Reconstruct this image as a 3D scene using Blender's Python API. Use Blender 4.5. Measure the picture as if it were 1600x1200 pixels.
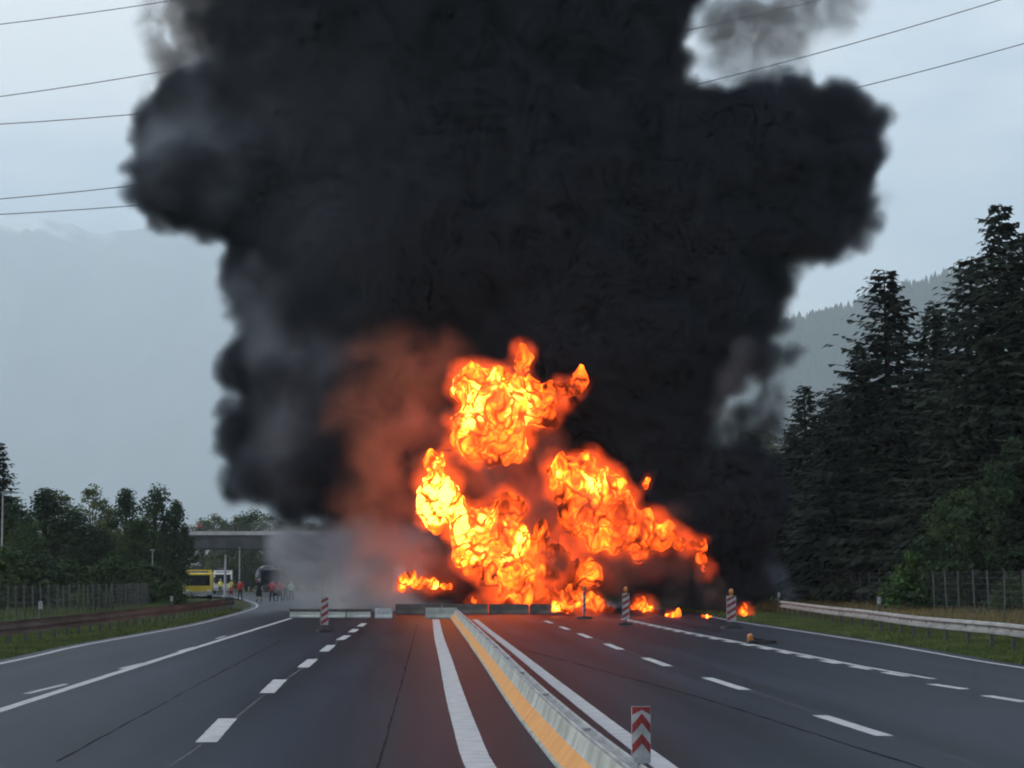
import bpy, bmesh, math, random
from mathutils import Vector, Matrix, noise
R = math.radians
for o in list(bpy.data.objects): bpy.data.objects.remove(o)
S = bpy.context.scene
C = S.collection

# ------------------------------------------------------------------ camera
FPX, W0, H0, CH = 3500.0, 1600, 1200, 2.1
PITCH = math.atan(303 / FPX)
YAW = math.atan(137 * math.cos(PITCH) / FPX)
cam_d = bpy.data.cameras.new('camera'); cam = bpy.data.objects.new('camera', cam_d); C.objects.link(cam)
cam.location = (0, 0, CH); cam.rotation_euler = (math.pi / 2 + PITCH, 0, -YAW)
cam_d.sensor_width = 36; cam_d.lens = 36 * FPX / W0; cam_d.clip_start = 0.1; cam_d.clip_end = 70000
S.camera = cam
CM = cam.rotation_euler.to_matrix()
# ------------------------------------------------------------------ render, exposure
S.render.engine = 'CYCLES'
S.view_settings.view_transform = 'Standard'; S.view_settings.look = 'None'
S.view_settings.exposure = 0.65; S.view_settings.gamma = 1.0
cy = S.cycles
cy.use_denoising = True; cy.use_adaptive_sampling = True; cy.adaptive_threshold = 0.03; cy.adaptive_min_samples = 16
cy.max_bounces = 6; cy.diffuse_bounces = 2; cy.glossy_bounces = 2; cy.transparent_max_bounces = 8
cy.volume_bounces = 3; cy.volume_max_steps = 256; cy.volume_step_rate = 3.0; cy.use_light_tree = False
cy.sample_clamp_indirect = 4.0; cy.sample_clamp_direct = 20.0
cy.caustics_reflective = False; cy.caustics_refractive = False
cy.pixel_filter_type = 'BLACKMAN_HARRIS'; cy.filter_width = 2.0
# ------------------------------------------------------------------ world
SUN_EL, SUN_AZ = R(30), R(-86)          # low veiled sun, from the left
wd = bpy.data.worlds.new('World'); S.world = wd; wd.use_nodes = True
nt = wd.node_tree; N = nt.nodes; L = nt.links
N.clear()
out = N.new('ShaderNodeOutputWorld'); bg = N.new('ShaderNodeBackground')
sky = N.new('ShaderNodeTexSky'); sky.sky_type = 'NISHITA'; sky.sun_disc = False
sky.sun_elevation = SUN_EL; sky.sun_rotation = SUN_AZ; sky.altitude = 600
sky.air_density = 1.0; sky.dust_density = 3.0; sky.ozone_density = 1.5
# thin broken cloud cover over the whole sky
tc = N.new('ShaderNodeTexCoord'); mp = N.new('ShaderNodeMapping'); mp.inputs['Scale'].default_value = (1.0, 1.0, 2.6)
cn = N.new('ShaderNodeTexNoise'); cn.inputs['Scale'].default_value = 3.4; cn.inputs['Detail'].default_value = 7; cn.inputs['Roughness'].default_value = 0.55
cr = N.new('ShaderNodeValToRGB'); cr.color_ramp.elements[0].position = 0.42; cr.color_ramp.elements[1].position = 0.60
mx = N.new('ShaderNodeMix'); mx.data_type = 'RGBA'
mulc = N.new('ShaderNodeMath'); mulc.operation = 'MULTIPLY'; mulc.inputs[1].default_value = 0.85
L.new(tc.outputs['Generated'], mp.inputs['Vector']); L.new(mp.outputs['Vector'], cn.inputs['Vector'])
L.new(cn.outputs['Fac'], cr.inputs['Fac']); L.new(cr.outputs['Color'], mulc.inputs[0]); L.new(mulc.outputs[0], mx.inputs['Factor'])
L.new(sky.outputs['Color'], mx.inputs['A']); mx.inputs['B'].default_value = (7.0, 6.9, 6.7, 1)
L.new(mx.outputs['Result'], bg.inputs['Color']); bg.inputs['Strength'].default_value = 0.14
L.new(bg.outputs['Background'], out.inputs['Surface'])
# ------------------------------------------------------------------ sun
sd = bpy.data.lights.new('sun', 'SUN'); sun = bpy.data.objects.new('sun', sd); C.objects.link(sun)
sd.energy = 1.5; sd.angle = R(18); sd.color = (1.0, 0.95, 0.88)
to_sun = Vector((math.sin(SUN_AZ) * math.cos(SUN_EL), math.cos(SUN_AZ) * math.cos(SUN_EL), math.sin(SUN_EL)))
sun.rotation_euler = to_sun.to_track_quat('Z', 'Y').to_euler()

# ------------------------------------------------------------------ measuring helpers
def ray(px, py):
    return CM @ Vector(((px - W0 / 2) / FPX, -(py - H0 / 2) / FPX, -1.0))
def gnd(px, py, z=0.0):                   # point of a level z under a sight line
    d = ray(px, py); t = (z - CH) / d.z
    return Vector((0, 0, CH)) + d * t
def at(px, py, Y):                        # point of a sight line at distance Y down the road
    d = ray(px, py)
    return Vector((0, 0, CH)) + d * (Y / d.y)
def pxm(Y): return FPX / Y

# ------------------------------------------------------------------ object helpers
def tag(o, label=None, cat=None, group=None, kind=None):
    if label: o['label'] = label
    if cat: o['category'] = cat
    if group: o['group'] = group
    if kind: o['kind'] = kind
    return o
def link(name, me, mats=(), parent=None, loc=None, rot=None):
    o = bpy.data.objects.new(name, me); C.objects.link(o)
    if me is not None:
        for m in (mats if isinstance(mats, (list, tuple)) else [mats]):
            if len(me.materials) < (len(mats) if isinstance(mats, (list, tuple)) else 1): me.materials.append(m)
    if parent is not None: o.parent = parent
    if loc is not None: o.location = loc
    if rot is not None: o.rotation_euler = rot
    return o
def empty(name, loc=(0, 0, 0), rz=0.0):
    o = bpy.data.objects.new(name, None); C.objects.link(o)
    o.location = loc; o.rotation_euler = (0, 0, rz); o.empty_display_size = 0.3
    return o
def copy_tree(o, parent=None):
    c = o.copy(); C.objects.link(c); c.parent = parent
    for ch in [x for x in bpy.data.objects if x.parent == o]: copy_tree(ch, c)
    return c
class MB:
    def __init__(s): s.v = []; s.f = []; s.mi = []; s.m = 0
    def add(s, vs, fs):
        b = len(s.v); s.v += [tuple(v) for v in vs]; s.f += [tuple(i + b for i in f) for f in fs]; s.mi += [s.m] * len(fs)
    def box(s, c, size, rz=0.0, rx=0.0, ry=0.0, taper=1.0):
        x, y, z = size[0] / 2, size[1] / 2, size[2] / 2
        M = Matrix.Translation(c) @ Matrix.Rotation(rz, 4, 'Z') @ Matrix.Rotation(rx, 4, 'X') @ Matrix.Rotation(ry, 4, 'Y')
        t = taper
        vs = [(-x, -y, -z), (x, -y, -z), (x, y, -z), (-x, y, -z), (-x * t, -y * t, z), (x * t, -y * t, z), (x * t, y * t, z), (-x * t, y * t, z)]
        s.add([M @ Vector(v) for v in vs], [(3, 2, 1, 0), (4, 5, 6, 7), (0, 1, 5, 4), (1, 2, 6, 5), (2, 3, 7, 6), (3, 0, 4, 7)])
        return s
    def tube(s, pts, rad, n=6, cap=True):
        pts = [Vector(p) for p in pts]; k = len(pts)
        rs = rad if isinstance(rad, (list, tuple)) else [rad] * k
        vs = []; up = Vector((0, 0, 1))
        for i, p in enumerate(pts):
            t = (pts[min(i + 1, k - 1)] - pts[max(i - 1, 0)]).normalized()
            a = t.cross(up if abs(t.z) < 0.95 else Vector((1, 0, 0))).normalized(); b = t.cross(a)
            for j in range(n):
                w = 2 * math.pi * j / n
                vs.append(p + (a * math.cos(w) + b * math.sin(w)) * rs[i])
        fs = [(i * n + j, i * n + (j + 1) % n, (i + 1) * n + (j + 1) % n, (i + 1) * n + j) for i in range(k - 1) for j in range(n)]
        if cap: fs += [tuple(range(n - 1, -1, -1)), tuple((k - 1) * n + j for j in range(n))]
        s.add(vs, fs); return s
    def sweep(s, path, prof, closed=False, cap=True):     # profile (side, z) swept along a level path
        path = [Vector(p) for p in path]; k = len(path); n = len(prof); vs = []
        for i, p in enumerate(path):
            t = path[min(i + 1, k - 1)] - path[max(i - 1, 0)]; t.z = 0; t.normalize()
            r = Vector((t.y, -t.x, 0))
            for (a, z) in prof: vs.append(p + r * a + Vector((0, 0, z)))
        m = n if closed else n - 1
        fs = [(i * n + j, i * n + (j + 1) % n, (i + 1) * n + (j + 1) % n, (i + 1) * n + j) for i in range(k - 1) for j in range(m)]
        if closed and cap: fs += [tuple(range(n - 1, -1, -1)), tuple((k - 1) * n + j for j in range(n))]
        s.add(vs, fs); return s
    def lathe(s, c, prof, n=12):
        vs = []; c = Vector(c)
        for (r, z) in prof:
            for j in range(n):
                w = 2 * math.pi * j / n; vs.append(c + Vector((r * math.cos(w), r * math.sin(w), z)))
        k = len(prof)
        fs = [(i * n + j, i * n + (j + 1) % n, (i + 1) * n + (j + 1) % n, (i + 1) * n + j) for i in range(k - 1) for j in range(n)]
        fs += [tuple(range(n - 1, -1, -1)), tuple((k - 1) * n + j for j in range(n))]
        s.add(vs, fs); return s
    def mesh(s, name, smooth=False):
        me = bpy.data.meshes.new(name); me.from_pydata(s.v, [], s.f)
        me.polygons.foreach_set('material_index', s.mi)
        if smooth: me.polygons.foreach_set('use_smooth', [True] * len(s.f))
        me.update(); return me
    def build(s, name, mats, parent=None, loc=None, rot=None, smooth=False):
        return link(name, s.mesh(name, smooth), mats, parent, loc, rot)
def spline(pts, step=1.0):                # Catmull-Rom through pts, evenly resampled
    P = [Vector(p) for p in pts]; P = [P[0] * 2 - P[1]] + P + [P[-1] * 2 - P[-2]]; o = []
    for i in range(1, len(P) - 2):
        a, b, c, d = P[i - 1:i + 3]; n = max(2, int((c - b).length / step))
        for k in range(n):
            t = k / n
            o.append(0.5 * ((2 * b) + (c - a) * t + (2 * a - 5 * b + 4 * c - d) * t * t + (3 * b - a - 3 * c + d) * t ** 3))
    o.append(P[-2].copy()); return o
def along(path, dist):                    # point and heading at a length along a path
    acc = 0
    for a, b in zip(path, path[1:]):
        l = (b - a).length
        if acc + l >= dist:
            return a.lerp(b, (dist - acc) / l), math.atan2(b.x - a.x, b.y - a.y)
        acc += l
    return path[-1].copy(), math.atan2(path[-1].x - path[-2].x, path[-1].y - path[-2].y)
def plen(path): return sum((b - a).length for a, b in zip(path, path[1:]))

# ------------------------------------------------------------------ materials
def mat(name):
    m = bpy.data.materials.new(name); m.use_nodes = True
    return m, m.node_tree.nodes, m.node_tree.links, m.node_tree.nodes['Principled BSDF']
def ramp(N, stops):
    r = N.new('ShaderNodeValToRGB'); e = r.color_ramp.elements
    while len(e) < len(stops): e.new(0.5)
    for k, (p, c) in enumerate(stops): e[k].position = p; e[k].color = (*c, 1)
    return r
def surf(name, c1, c2=None, scale=2.0, rough=0.8, spec=0.3, bump=0.0, bscale=None, detail=5, metal=0.0, lo=0.35, hi=0.65, stretch=(1, 1, 1), coord='Object'):
    m, N, L, b = mat(name)
    tc = N.new('ShaderNodeTexCoord'); mp = N.new('ShaderNodeMapping'); mp.inputs['Scale'].default_value = stretch
    L.new(tc.outputs[coord], mp.inputs['Vector'])
    n = N.new('ShaderNodeTexNoise'); n.inputs['Scale'].default_value = scale; n.inputs['Detail'].default_value = detail
    L.new(mp.outputs['Vector'], n.inputs['Vector'])
    r = ramp(N, [(lo, c1), (hi, c2 or c1)]); L.new(n.outputs['Fac'], r.inputs['Fac']); L.new(r.outputs['Color'], b.inputs['Base Color'])
    b.inputs['Roughness'].default_value = rough; b.inputs['Specular IOR Level'].default_value = spec; b.inputs['Metallic'].default_value = metal
    if bump:
        n2 = N.new('ShaderNodeTexNoise'); n2.inputs['Scale'].default_value = bscale or scale * 6; n2.inputs['Detail'].default_value = 4
        L.new(mp.outputs['Vector'], n2.inputs['Vector'])
        bp = N.new('ShaderNodeBump'); bp.inputs['Strength'].default_value = bump; bp.inputs['Distance'].default_value = 0.02
        L.new(n2.outputs['Fac'], bp.inputs['Height']); L.new(bp.outputs['Normal'], b.inputs['Normal'])
    return m
def leafmat(name, c1, c2, scale=0.6, trans=0.25):
    m, N, L, b = mat(name)
    tc = N.new('ShaderNodeTexCoord'); n = N.new('ShaderNodeTexNoise'); n.inputs['Scale'].default_value = scale; n.inputs['Detail'].default_value = 6
    L.new(tc.outputs['Object'], n.inputs['Vector'])
    r = ramp(N, [(0.3, c1), (0.7, c2)]); L.new(n.outputs['Fac'], r.inputs['Fac']); L.new(r.outputs['Color'], b.inputs['Base Color'])
    b.inputs['Roughness'].default_value = 0.75; b.inputs['Specular IOR Level'].default_value = 0.15
    tr = N.new('ShaderNodeBsdfTranslucent'); L.new(r.outputs['Color'], tr.inputs['Color'])
    mxs = N.new('ShaderNodeMixShader'); mxs.inputs[0].default_value = trans
    o = N['Material Output']; L.new(b.outputs[0], mxs.inputs[1]); L.new(tr.outputs[0], mxs.inputs[2]); L.new(mxs.outputs[0], o.inputs['Surface'])
    return m

def asphalt():
    m, N, L, b = mat('asphalt')
    tc = N.new('ShaderNodeTexCoord')
    def nz(scale, stretch, detail=5, rough=0.6):
        mp = N.new('ShaderNodeMapping'); mp.inputs['Scale'].default_value = stretch; L.new(tc.outputs['Object'], mp.inputs['Vector'])
        n = N.new('ShaderNodeTexNoise'); n.inputs['Scale'].default_value = scale; n.inputs['Detail'].default_value = detail; n.inputs['Roughness'].default_value = rough
        L.new(mp.outputs['Vector'], n.inputs['Vector']); return n
    a = nz(1.0, (1, 0.012, 1), 4, 0.5); g = nz(14, (1, 0.22, 1), 6, 0.75); big = nz(0.22, (1, 0.22, 1), 7, 0.65)
    r1 = ramp(N, [(0.3, (0.0055, 0.0096, 0.0158)), (0.72, (0.0185, 0.0275, 0.0425))]); L.new(a.outputs['Fac'], r1.inputs['Fac'])
    r2 = ramp(N, [(0.32, (0.5, 0.5, 0.5)), (0.7, (1.4, 1.4, 1.4))]); L.new(g.outputs['Fac'], r2.inputs['Fac'])
    r3 = ramp(N, [(0.35, (0.66, 0.67, 0.70)), (0.66, (1.22, 1.20, 1.16))]); L.new(big.outputs['Fac'], r3.inputs['Fac'])
    m1 = N.new('ShaderNodeMix'); m1.data_type = 'RGBA'; m1.blend_type = 'MULTIPLY'; m1.inputs['Factor'].default_value = 0.75
    m2 = N.new('ShaderNodeMix'); m2.data_type = 'RGBA'; m2.blend_type = 'MULTIPLY'; m2.inputs['Factor'].default_value = 1
    L.new(r1.outputs['Color'], m1.inputs['A']); L.new(r2.outputs['Color'], m1.inputs['B'])
    L.new(m1.outputs['Result'], m2.inputs['A']); L.new(r3.outputs['Color'], m2.inputs['B'])
    # wheel tracks worn into the lanes, wandering a little
    sp = N.new('ShaderNodeSeparateXYZ'); L.new(tc.outputs['Object'], sp.inputs[0])
    ad = N.new('ShaderNodeMath'); ad.operation = 'MULTIPLY_ADD'; ad.inputs[1].default_value = 0.9; L.new(big.outputs['Fac'], ad.inputs[0]); L.new(sp.outputs['X'], ad.inputs[2])
    ml = N.new('ShaderNodeMath'); ml.operation = 'MULTIPLY'; ml.inputs[1].default_value = 2 * math.pi / 1.85; L.new(ad.outputs[0], ml.inputs[0])
    sn = N.new('ShaderNodeMath'); sn.operation = 'SINE'; L.new(ml.outputs[0], sn.inputs[0])
    tr = N.new('ShaderNodeMapRange'); tr.inputs['From Min'].default_value = -1; tr.inputs['To Min'].default_value = 0.80; tr.inputs['To Max'].default_value = 1.18; L.new(sn.outputs[0], tr.inputs['Value'])
    m3 = N.new('ShaderNodeMix'); m3.data_type = 'RGBA'; m3.blend_type = 'MULTIPLY'; m3.inputs['Factor'].default_value = 1
    L.new(m2.outputs['Result'], m3.inputs['A']); L.new(tr.outputs[0], m3.inputs['B']); L.new(m3.outputs['Result'], b.inputs['Base Color'])
    b.inputs['Roughness'].default_value = 0.5; b.inputs['Specular IOR Level'].default_value = 0.09
    bp = N.new('ShaderNodeBump'); bp.inputs['Strength'].default_value = 0.5; bp.inputs['Distance'].default_value = 0.01
    L.new(g.outputs['Fac'], bp.inputs['Height']); L.new(bp.outputs['Normal'], b.inputs['Normal'])
    return m
M = {}
M['asphalt'] = asphalt()
M['paint'] = surf('road_paint', (0.27, 0.28, 0.29), (0.38, 0.39, 0.405), 3.5, 0.7, 0.3, 0.3, 40, 8, lo=0.3, hi=0.55)
M['paint_thin'] = surf('worn_paint', (0.10, 0.105, 0.11), (0.42, 0.43, 0.44), 2.5, 0.7, 0.3, 0, None, 8, lo=0.35, hi=0.6)
M['joint'] = surf('joint_sealer', (0.05, 0.053, 0.058), (0.10, 0.105, 0.11), 1.5, 0.8, 0.1)
M['tar'] = surf('tar_seam', (0.010, 0.011, 0.013), (0.016, 0.017, 0.019), 1.0, 0.9, 0.05)
M['grass_ground'] = surf('verge_soil', (0.020, 0.030, 0.012), (0.055, 0.065, 0.025), 0.8, 0.95, 0.1, 0.4, 12)
M['concrete'] = surf('barrier_concrete', (0.20, 0.22, 0.205), (0.35, 0.375, 0.355), 1.6, 0.85, 0.2, 0.35, 18, 8)
M['concrete_dark'] = surf('dark_concrete', (0.05, 0.045, 0.042), (0.12, 0.105, 0.095), 1.2, 0.9, 0.2, 0.3, 14)  # much darker, browner tone than the barrier concrete
M['orange'] = surf('orange_paint', (0.46, 0.22, 0.065), (0.54, 0.265, 0.085), 2.2, 0.7, 0.25, 0.2, 20, 8)
M['galv'] = surf('galvanised_steel', (0.17, 0.185, 0.19), (0.30, 0.32, 0.33), 1.3, 0.6, 0.4, 0.1, 8, metal=0.1)
M['galv_dark'] = surf('post_steel', (0.035, 0.036, 0.037), (0.075, 0.076, 0.077), 3, 0.6, 0.4, metal=0.3)
M['brown_rail'] = surf('brown_weathered_rail', (0.045, 0.039, 0.035), (0.105, 0.092, 0.083), 0.9, 0.75, 0.25, 0.3, 10, stretch=(1, 0.3, 2))
M['red'] = surf('reflective_red', (0.13, 0.010, 0.012), (0.22, 0.018, 0.018), 5, 0.5, 0.4)
M['white'] = surf('reflective_white', (0.22, 0.23, 0.24), (0.34, 0.35, 0.36), 5, 0.5, 0.4)
M['rubber'] = surf('rubber', (0.015, 0.015, 0.016), (0.03, 0.03, 0.03), 8, 0.8)
M['amber'] = surf('amber_lens', (0.30, 0.10, 0.012), (0.42, 0.16, 0.02), 6, 0.25, 0.6)
M['wire'] = surf('wire', (0.05, 0.055, 0.06), (0.08, 0.085, 0.09), 1, 0.6)
M['fence'] = surf('fence_steel', (0.04, 0.046, 0.046), (0.075, 0.082, 0.082), 2, 0.7, metal=0.0)
M['bark'] = surf('bark', (0.022, 0.017, 0.013), (0.06, 0.048, 0.038), 4, 0.95, 0.1, 0.5, 20, stretch=(1, 1, 0.2))
M['spruce'] = leafmat('spruce_needles', (0.007, 0.014, 0.009), (0.019, 0.031, 0.018), 0.5, 0.08)
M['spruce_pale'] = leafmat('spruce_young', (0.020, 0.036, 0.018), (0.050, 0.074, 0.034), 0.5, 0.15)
M['leaf_dark'] = leafmat('leaf_dark', (0.015, 0.034, 0.018), (0.044, 0.076, 0.034), 0.5)
M['leaf_mid'] = leafmat('leaf_mid', (0.024, 0.048, 0.020), (0.065, 0.105, 0.040), 0.5)
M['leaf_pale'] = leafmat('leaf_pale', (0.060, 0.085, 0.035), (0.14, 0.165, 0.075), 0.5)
M['leaf_bright'] = leafmat('leaf_bright', (0.03, 0.07, 0.018), (0.07, 0.13, 0.035), 0.8)
M['grass'] = leafmat('grass_blades', (0.045, 0.075, 0.022), (0.115, 0.145, 0.05), 0.35, 0.3)
M['dry_grass'] = leafmat('dry_grass', (0.10, 0.085, 0.04), (0.20, 0.16, 0.075), 0.5, 0.3)
# ================================================================== LARGE STRUCTURE
rnd = random.Random(7)
# ---- ground, one sheet to the far mountains, dropping a little below the road on both sides
def terrain():
    xs = [-17900, -3000, -1200, -500, -250, -120, -70, -45, -32, -24, -19, -15.5, -13.4, 0, 14.8, 15.6, 17.5, 19.5, 22, 26, 34, 50, 90, 200, 500, 1500, 4000, 17900]
    ys = [-400, -60, -5] + list(range(10, 330, 8)) + [360, 420, 520, 700, 1000, 1500, 2500, 4000, 7000, 9500, 22000]
    vs, fs = [], []
    for y in ys:
        for x in xs:
            z = -0.03
            if x < -13.5: z = -0.03 - 0.02 * min(30, -13.5 - x) + 0.10 * noise.noise(Vector((x * 0.11, y * 0.11, 0)))
            if x > 15.5: z = -0.06 + 0.018 * min(40, x - 15.5) + 0.10 * noise.noise(Vector((x * 0.13, y * 0.13, 3)))
            vs.append((x, y, z))
    n = len(xs)
    for j in range(len(ys) - 1):
        for i in range(n - 1): fs.append((j * n + i, j * n + i + 1, (j + 1) * n + i + 1, (j + 1) * n + i))
    me = bpy.data.meshes.new('ground'); me.from_pydata(vs, [], fs); me.polygons.foreach_set('use_smooth', [True] * len(fs))
    return tag(link('ground', me, M['grass_ground']), kind='structure')
terrain()
# ---- the motorway: both carriageways in one sheet, the slip road bending off on the far left
left_px = [(0, 1037), (120, 1010), (230, 990), (300, 977), (345, 966), (385, 955), (402, 947), (392, 940), (366, 933)]
left_edge = [Vector((-10.4, -12, 0)), Vector((-10.45, 20, 0))] + [gnd(*p) for p in left_px]
left_edge = spline(left_edge, 2.0)
right_px = [(1600, 1044), (1480, 1024), (1390, 1008), (1300, 994), (1215, 981), (1150, 971)]
right_edge = spline([Vector((13.9, -12, 0)), Vector((14.0, 25, 0))] + [gnd(*p) for p in right_px] + [Vector((16.2, 160, 0)), Vector((16.2, 330, 0))], 2.0)
def road_mesh():
    vs, fs = [], []
    ys = [-12 + 3 * k for k in range(115)]
    def xat(path, y, default):
        best = None
        for a, b in zip(path, path[1:]):
            if (a.y - y) * (b.y - y) <= 0 and a.y != b.y:
                best = a.x + (b.x - a.x) * (y - a.y) / (b.y - a.y)
                break
        return best if best is not None else default
    for y in ys:
        l = xat(left_edge, y, None)
        if l is None: l = left_edge[-1].x - (y - left_edge[-1].y) * 0.35
        r = xat(right_edge, y, 16.2)
        cols = [l - 0.45] + [l + (r - l) * k / 8 for k in range(1, 8)] + [r + 0.5]
        vs += [(x, y, 0.0) for x in cols]
    n = 9
    for j in range(len(ys) - 1):
        for i in range(n - 1): fs.append((j * n + i, j * n + i + 1, (j + 1) * n + i + 1, (j + 1) * n + i))
    me = bpy.data.meshes.new('road'); me.from_pydata(vs, [], fs); return me
road = tag(link('road', road_mesh(), M['asphalt']), kind='structure')

def ribbon(name, path, w, m, z=0.004, parent=None, rag=0.0):
    path = [Vector(p) for p in path]; vs = []
    for i, p in enumerate(path):
        t = path[min(i + 1, len(path) - 1)] - path[max(i - 1, 0)]; t.normalize(); r = Vector((t.y, -t.x, 0))
        a = w / 2 + (rnd.uniform(-rag, rag) if rag else 0); b = w / 2 + (rnd.uniform(-rag, rag) if rag else 0)
        vs += [p - r * a + Vector((0, 0, z)), p + r * b + Vector((0, 0, z))]
    fs = [(2 * i, 2 * i + 1, 2 * i + 3, 2 * i + 2) for i in range(len(path) - 1)]
    me = bpy.data.meshes.new(name); me.from_pydata([tuple(v) for v in vs], [], fs); me.update()
    return link(name, me, m, parent or road)
def sub(path, a, b, step=0.6):
    n = max(2, int((b - a) / step)); return [along(path, a + (b - a) * k / n)[0] for k in range(n + 1)]
# solid edge lines
ribbon('edge_line', left_edge, 0.17, M['paint'], rag=0.008)
ribbon('edge_line', [p for p in right_edge if p.y < 128], 0.16, M['paint'], rag=0.008)
# solid line with blocks on its far side, left
l2 = spline([gnd(-420, 1245), gnd(-200, 1174), gnd(0, 1110), gnd(165, 1057), gnd(300, 1014), gnd(400, 983), gnd(455, 966)], 1.0)
ribbon('lane_line', l2, 0.21, M['paint'], rag=0.01)
for (x0, y0, x1, y1) in ((42, 1084, 104, 1069), (188, 1045, 226, 1036), (278, 1018, 305, 1011), (338, 998, 352, 994)):
    a, b = gnd(x0, y0), gnd(x1, y1); ribbon('lane_dash', [a.lerp(b, k / 4) for k in range(5)], 0.13, M['paint'], rag=0.01)
# dashed lane lines
def dashes(px, w):
    for (x0, y0, x1, y1) in px:
        a, b = gnd(x0, y0), gnd(x1, y1); n = max(3, int((b - a).length / 0.5))
        ribbon('lane_dash', [a.lerp(b, k / n) for k in range(n + 1)], w, M['paint'], rag=0.006)
dashes([(322, 1160, 356, 1123), (417, 1083, 438, 1062), (473, 1043, 489, 1030), (506, 1018, 518, 1008), (531, 1000, 543, 993), (549, 988, 556, 983), (562, 979, 569, 974)], 0.28)
dashes([(1281, 1118, 1382, 1150), (1104, 1059, 1164, 1078), (1008, 1028, 1044, 1041), (947, 1006, 970, 1015), (905, 990, 922, 997), (876, 979, 888, 984), (852, 970, 862, 974)], 0.24)
# long joints that run on between the dashes
ribbon('joint', spline([gnd(215, 1245), gnd(262, 1200), gnd(322, 1158), gnd(417, 1083), gnd(473, 1043), gnd(531, 1000)], 1.0), 0.035, M['joint'], 0.002, rag=0.012)
ribbon('joint', spline([gnd(1600, 1222), gnd(1450, 1171), gnd(1382, 1149), gnd(1164, 1077), gnd(1044, 1040), gnd(922, 996)], 1.0), 0.035, M['joint'], 0.002, rag=0.012)
ribbon('joint', spline([gnd(760, 1000), gnd(1040, 1075), gnd(1330, 1165), gnd(1450, 1203)], 1.0), 0.05, M['tar'], 0.002, rag=0.02)
# right: solid line fringed with blocks, then single blocks
l8 = spline([gnd(975, 967), gnd(1075, 988), gnd(1200, 1012), gnd(1330, 1038), gnd(1458, 1061)], 1.0)
ribbon('lane_line', l8, 0.16, M['paint'], rag=0.02)
T = plen(l8); s0 = 0.8
while s0 < T - 3:
    p = sub(l8, s0, s0 + 2.1)
    q = []
    for i, v in enumerate(p):
        t = (p[min(i + 1, len(p) - 1)] - p[max(i - 1, 0)]).normalized(); q.append(v + Vector((-abs(t.y), t.x, 0)) * 0.24)
    ribbon('lane_dash', q, 0.22, M['paint_thin'] if rnd.random() < .3 else M['paint'], rag=0.03); s0 += 3.6
dashes([(1455, 1069, 1508, 1077), (1540, 1087, 1602, 1097), (1650, 1106, 1730, 1122)], 0.24)
# wide white line left of the barrier, white line right of it
l4 = spline([gnd(830, 1290), gnd(752, 1200), gnd(728, 1140), gnd(709, 1080), gnd(696, 1030), gnd(686, 995), gnd(681, 968)], 0.8)
ribbon('edge_line', l4, 0.34, M['paint'], rag=0.003)
l6 = spline([gnd(1140, 1275), gnd(1040, 1200), gnd(950, 1132), gnd(868, 1068), gnd(805, 1018), gnd(765, 987), gnd(742, 968)], 0.8)
ribbon('edge_line', l6, 0.27, M['paint'], rag=0.003)
# patch seams, crack lines and tyre-dark bands across the left lanes
for pts, w in (([(590, 1200), (632, 1050), (652, 975)], 0.025), ([(90, 1190), (300, 1075), (440, 1000)], 0.03)):
    ribbon('joint', spline([gnd(*p) for p in pts], 1.0), w, M['tar'], 0.0015, rag=0.015)

# ---- temporary concrete barrier in the middle: a row of units, each with its painted foot and steel cap
bpath = spline([gnd(984, 1330), gnd(890, 1225), gnd(853, 1180), gnd(815, 1130), gnd(784, 1085), gnd(755, 1040), gnd(728, 1000), gnd(708, 972), gnd(702, 964)], 0.5)
body = [(0.16, 0.235), (0.18, 0.25), (0.225, 0.385), (0.24, 0.41), (0.40, 0.41), (0.415, 0.385), (0.46, 0.25), (0.57, 0.06), (0.60, 0.04), (0.60, 0.0), (0.0, 0.0), (0.0, 0.04), (0.025, 0.055)]
def barrier_unit(a, b, path, label, soot=False):
    root = empty('concrete_barrier', along(path, a)[0]); base = root.location.copy()
    p = [v - base for v in sub(path, a, b, 0.5)]
    jig = rnd.uniform(-0.008, 0.008)
    p = [v + Vector((jig, 0, 0)) for v in p]
    cm = M['concrete_dark'] if soot else M['concrete']
    MB().sweep(p, body, closed=True).build('body', cm, root)
    st = MB().sweep(p[0:1] + p[1:-1] + p[-1:], [(0.0215, 0.0585), (0.1565, 0.2385)]); st.build('painted_foot', M['orange'], root)
    c = MB()
    c.sweep(p, [(0.234, 0.412), (0.234, 0.440), (0.248, 0.455), (0.270, 0.444), (0.276, 0.416), (0.364, 0.416), (0.370, 0.444), (0.392, 0.455), (0.406, 0.440), (0.406, 0.412)])
    c.build('steel_cap', M['galv'], root)
    k = MB(); h = p[0]; k.box((h.x + 0.32, h.y + 0.05, 0.433), (0.10, 0.14, 0.034)); k.build('coupling', M['galv'], root)
    tag(root, label, 'barrier', 'concrete barrier units down the middle of the road')
TB = plen(bpath); nb = 14
cuts = [0.0]; step0 = TB / nb
ordn = ['first', 'second', 'third', 'fourth', 'fifth', 'sixth', 'seventh', 'eighth', 'ninth', 'tenth', 'eleventh', 'twelfth', 'thirteenth', 'fourteenth']
for k in range(nb):
    barrier_unit(k * step0 + 0.005, (k + 1) * step0 - 0.005, bpath, 'grey concrete barrier unit with orange foot, %s of the median row counted from the camera' % ordn[k])
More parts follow.
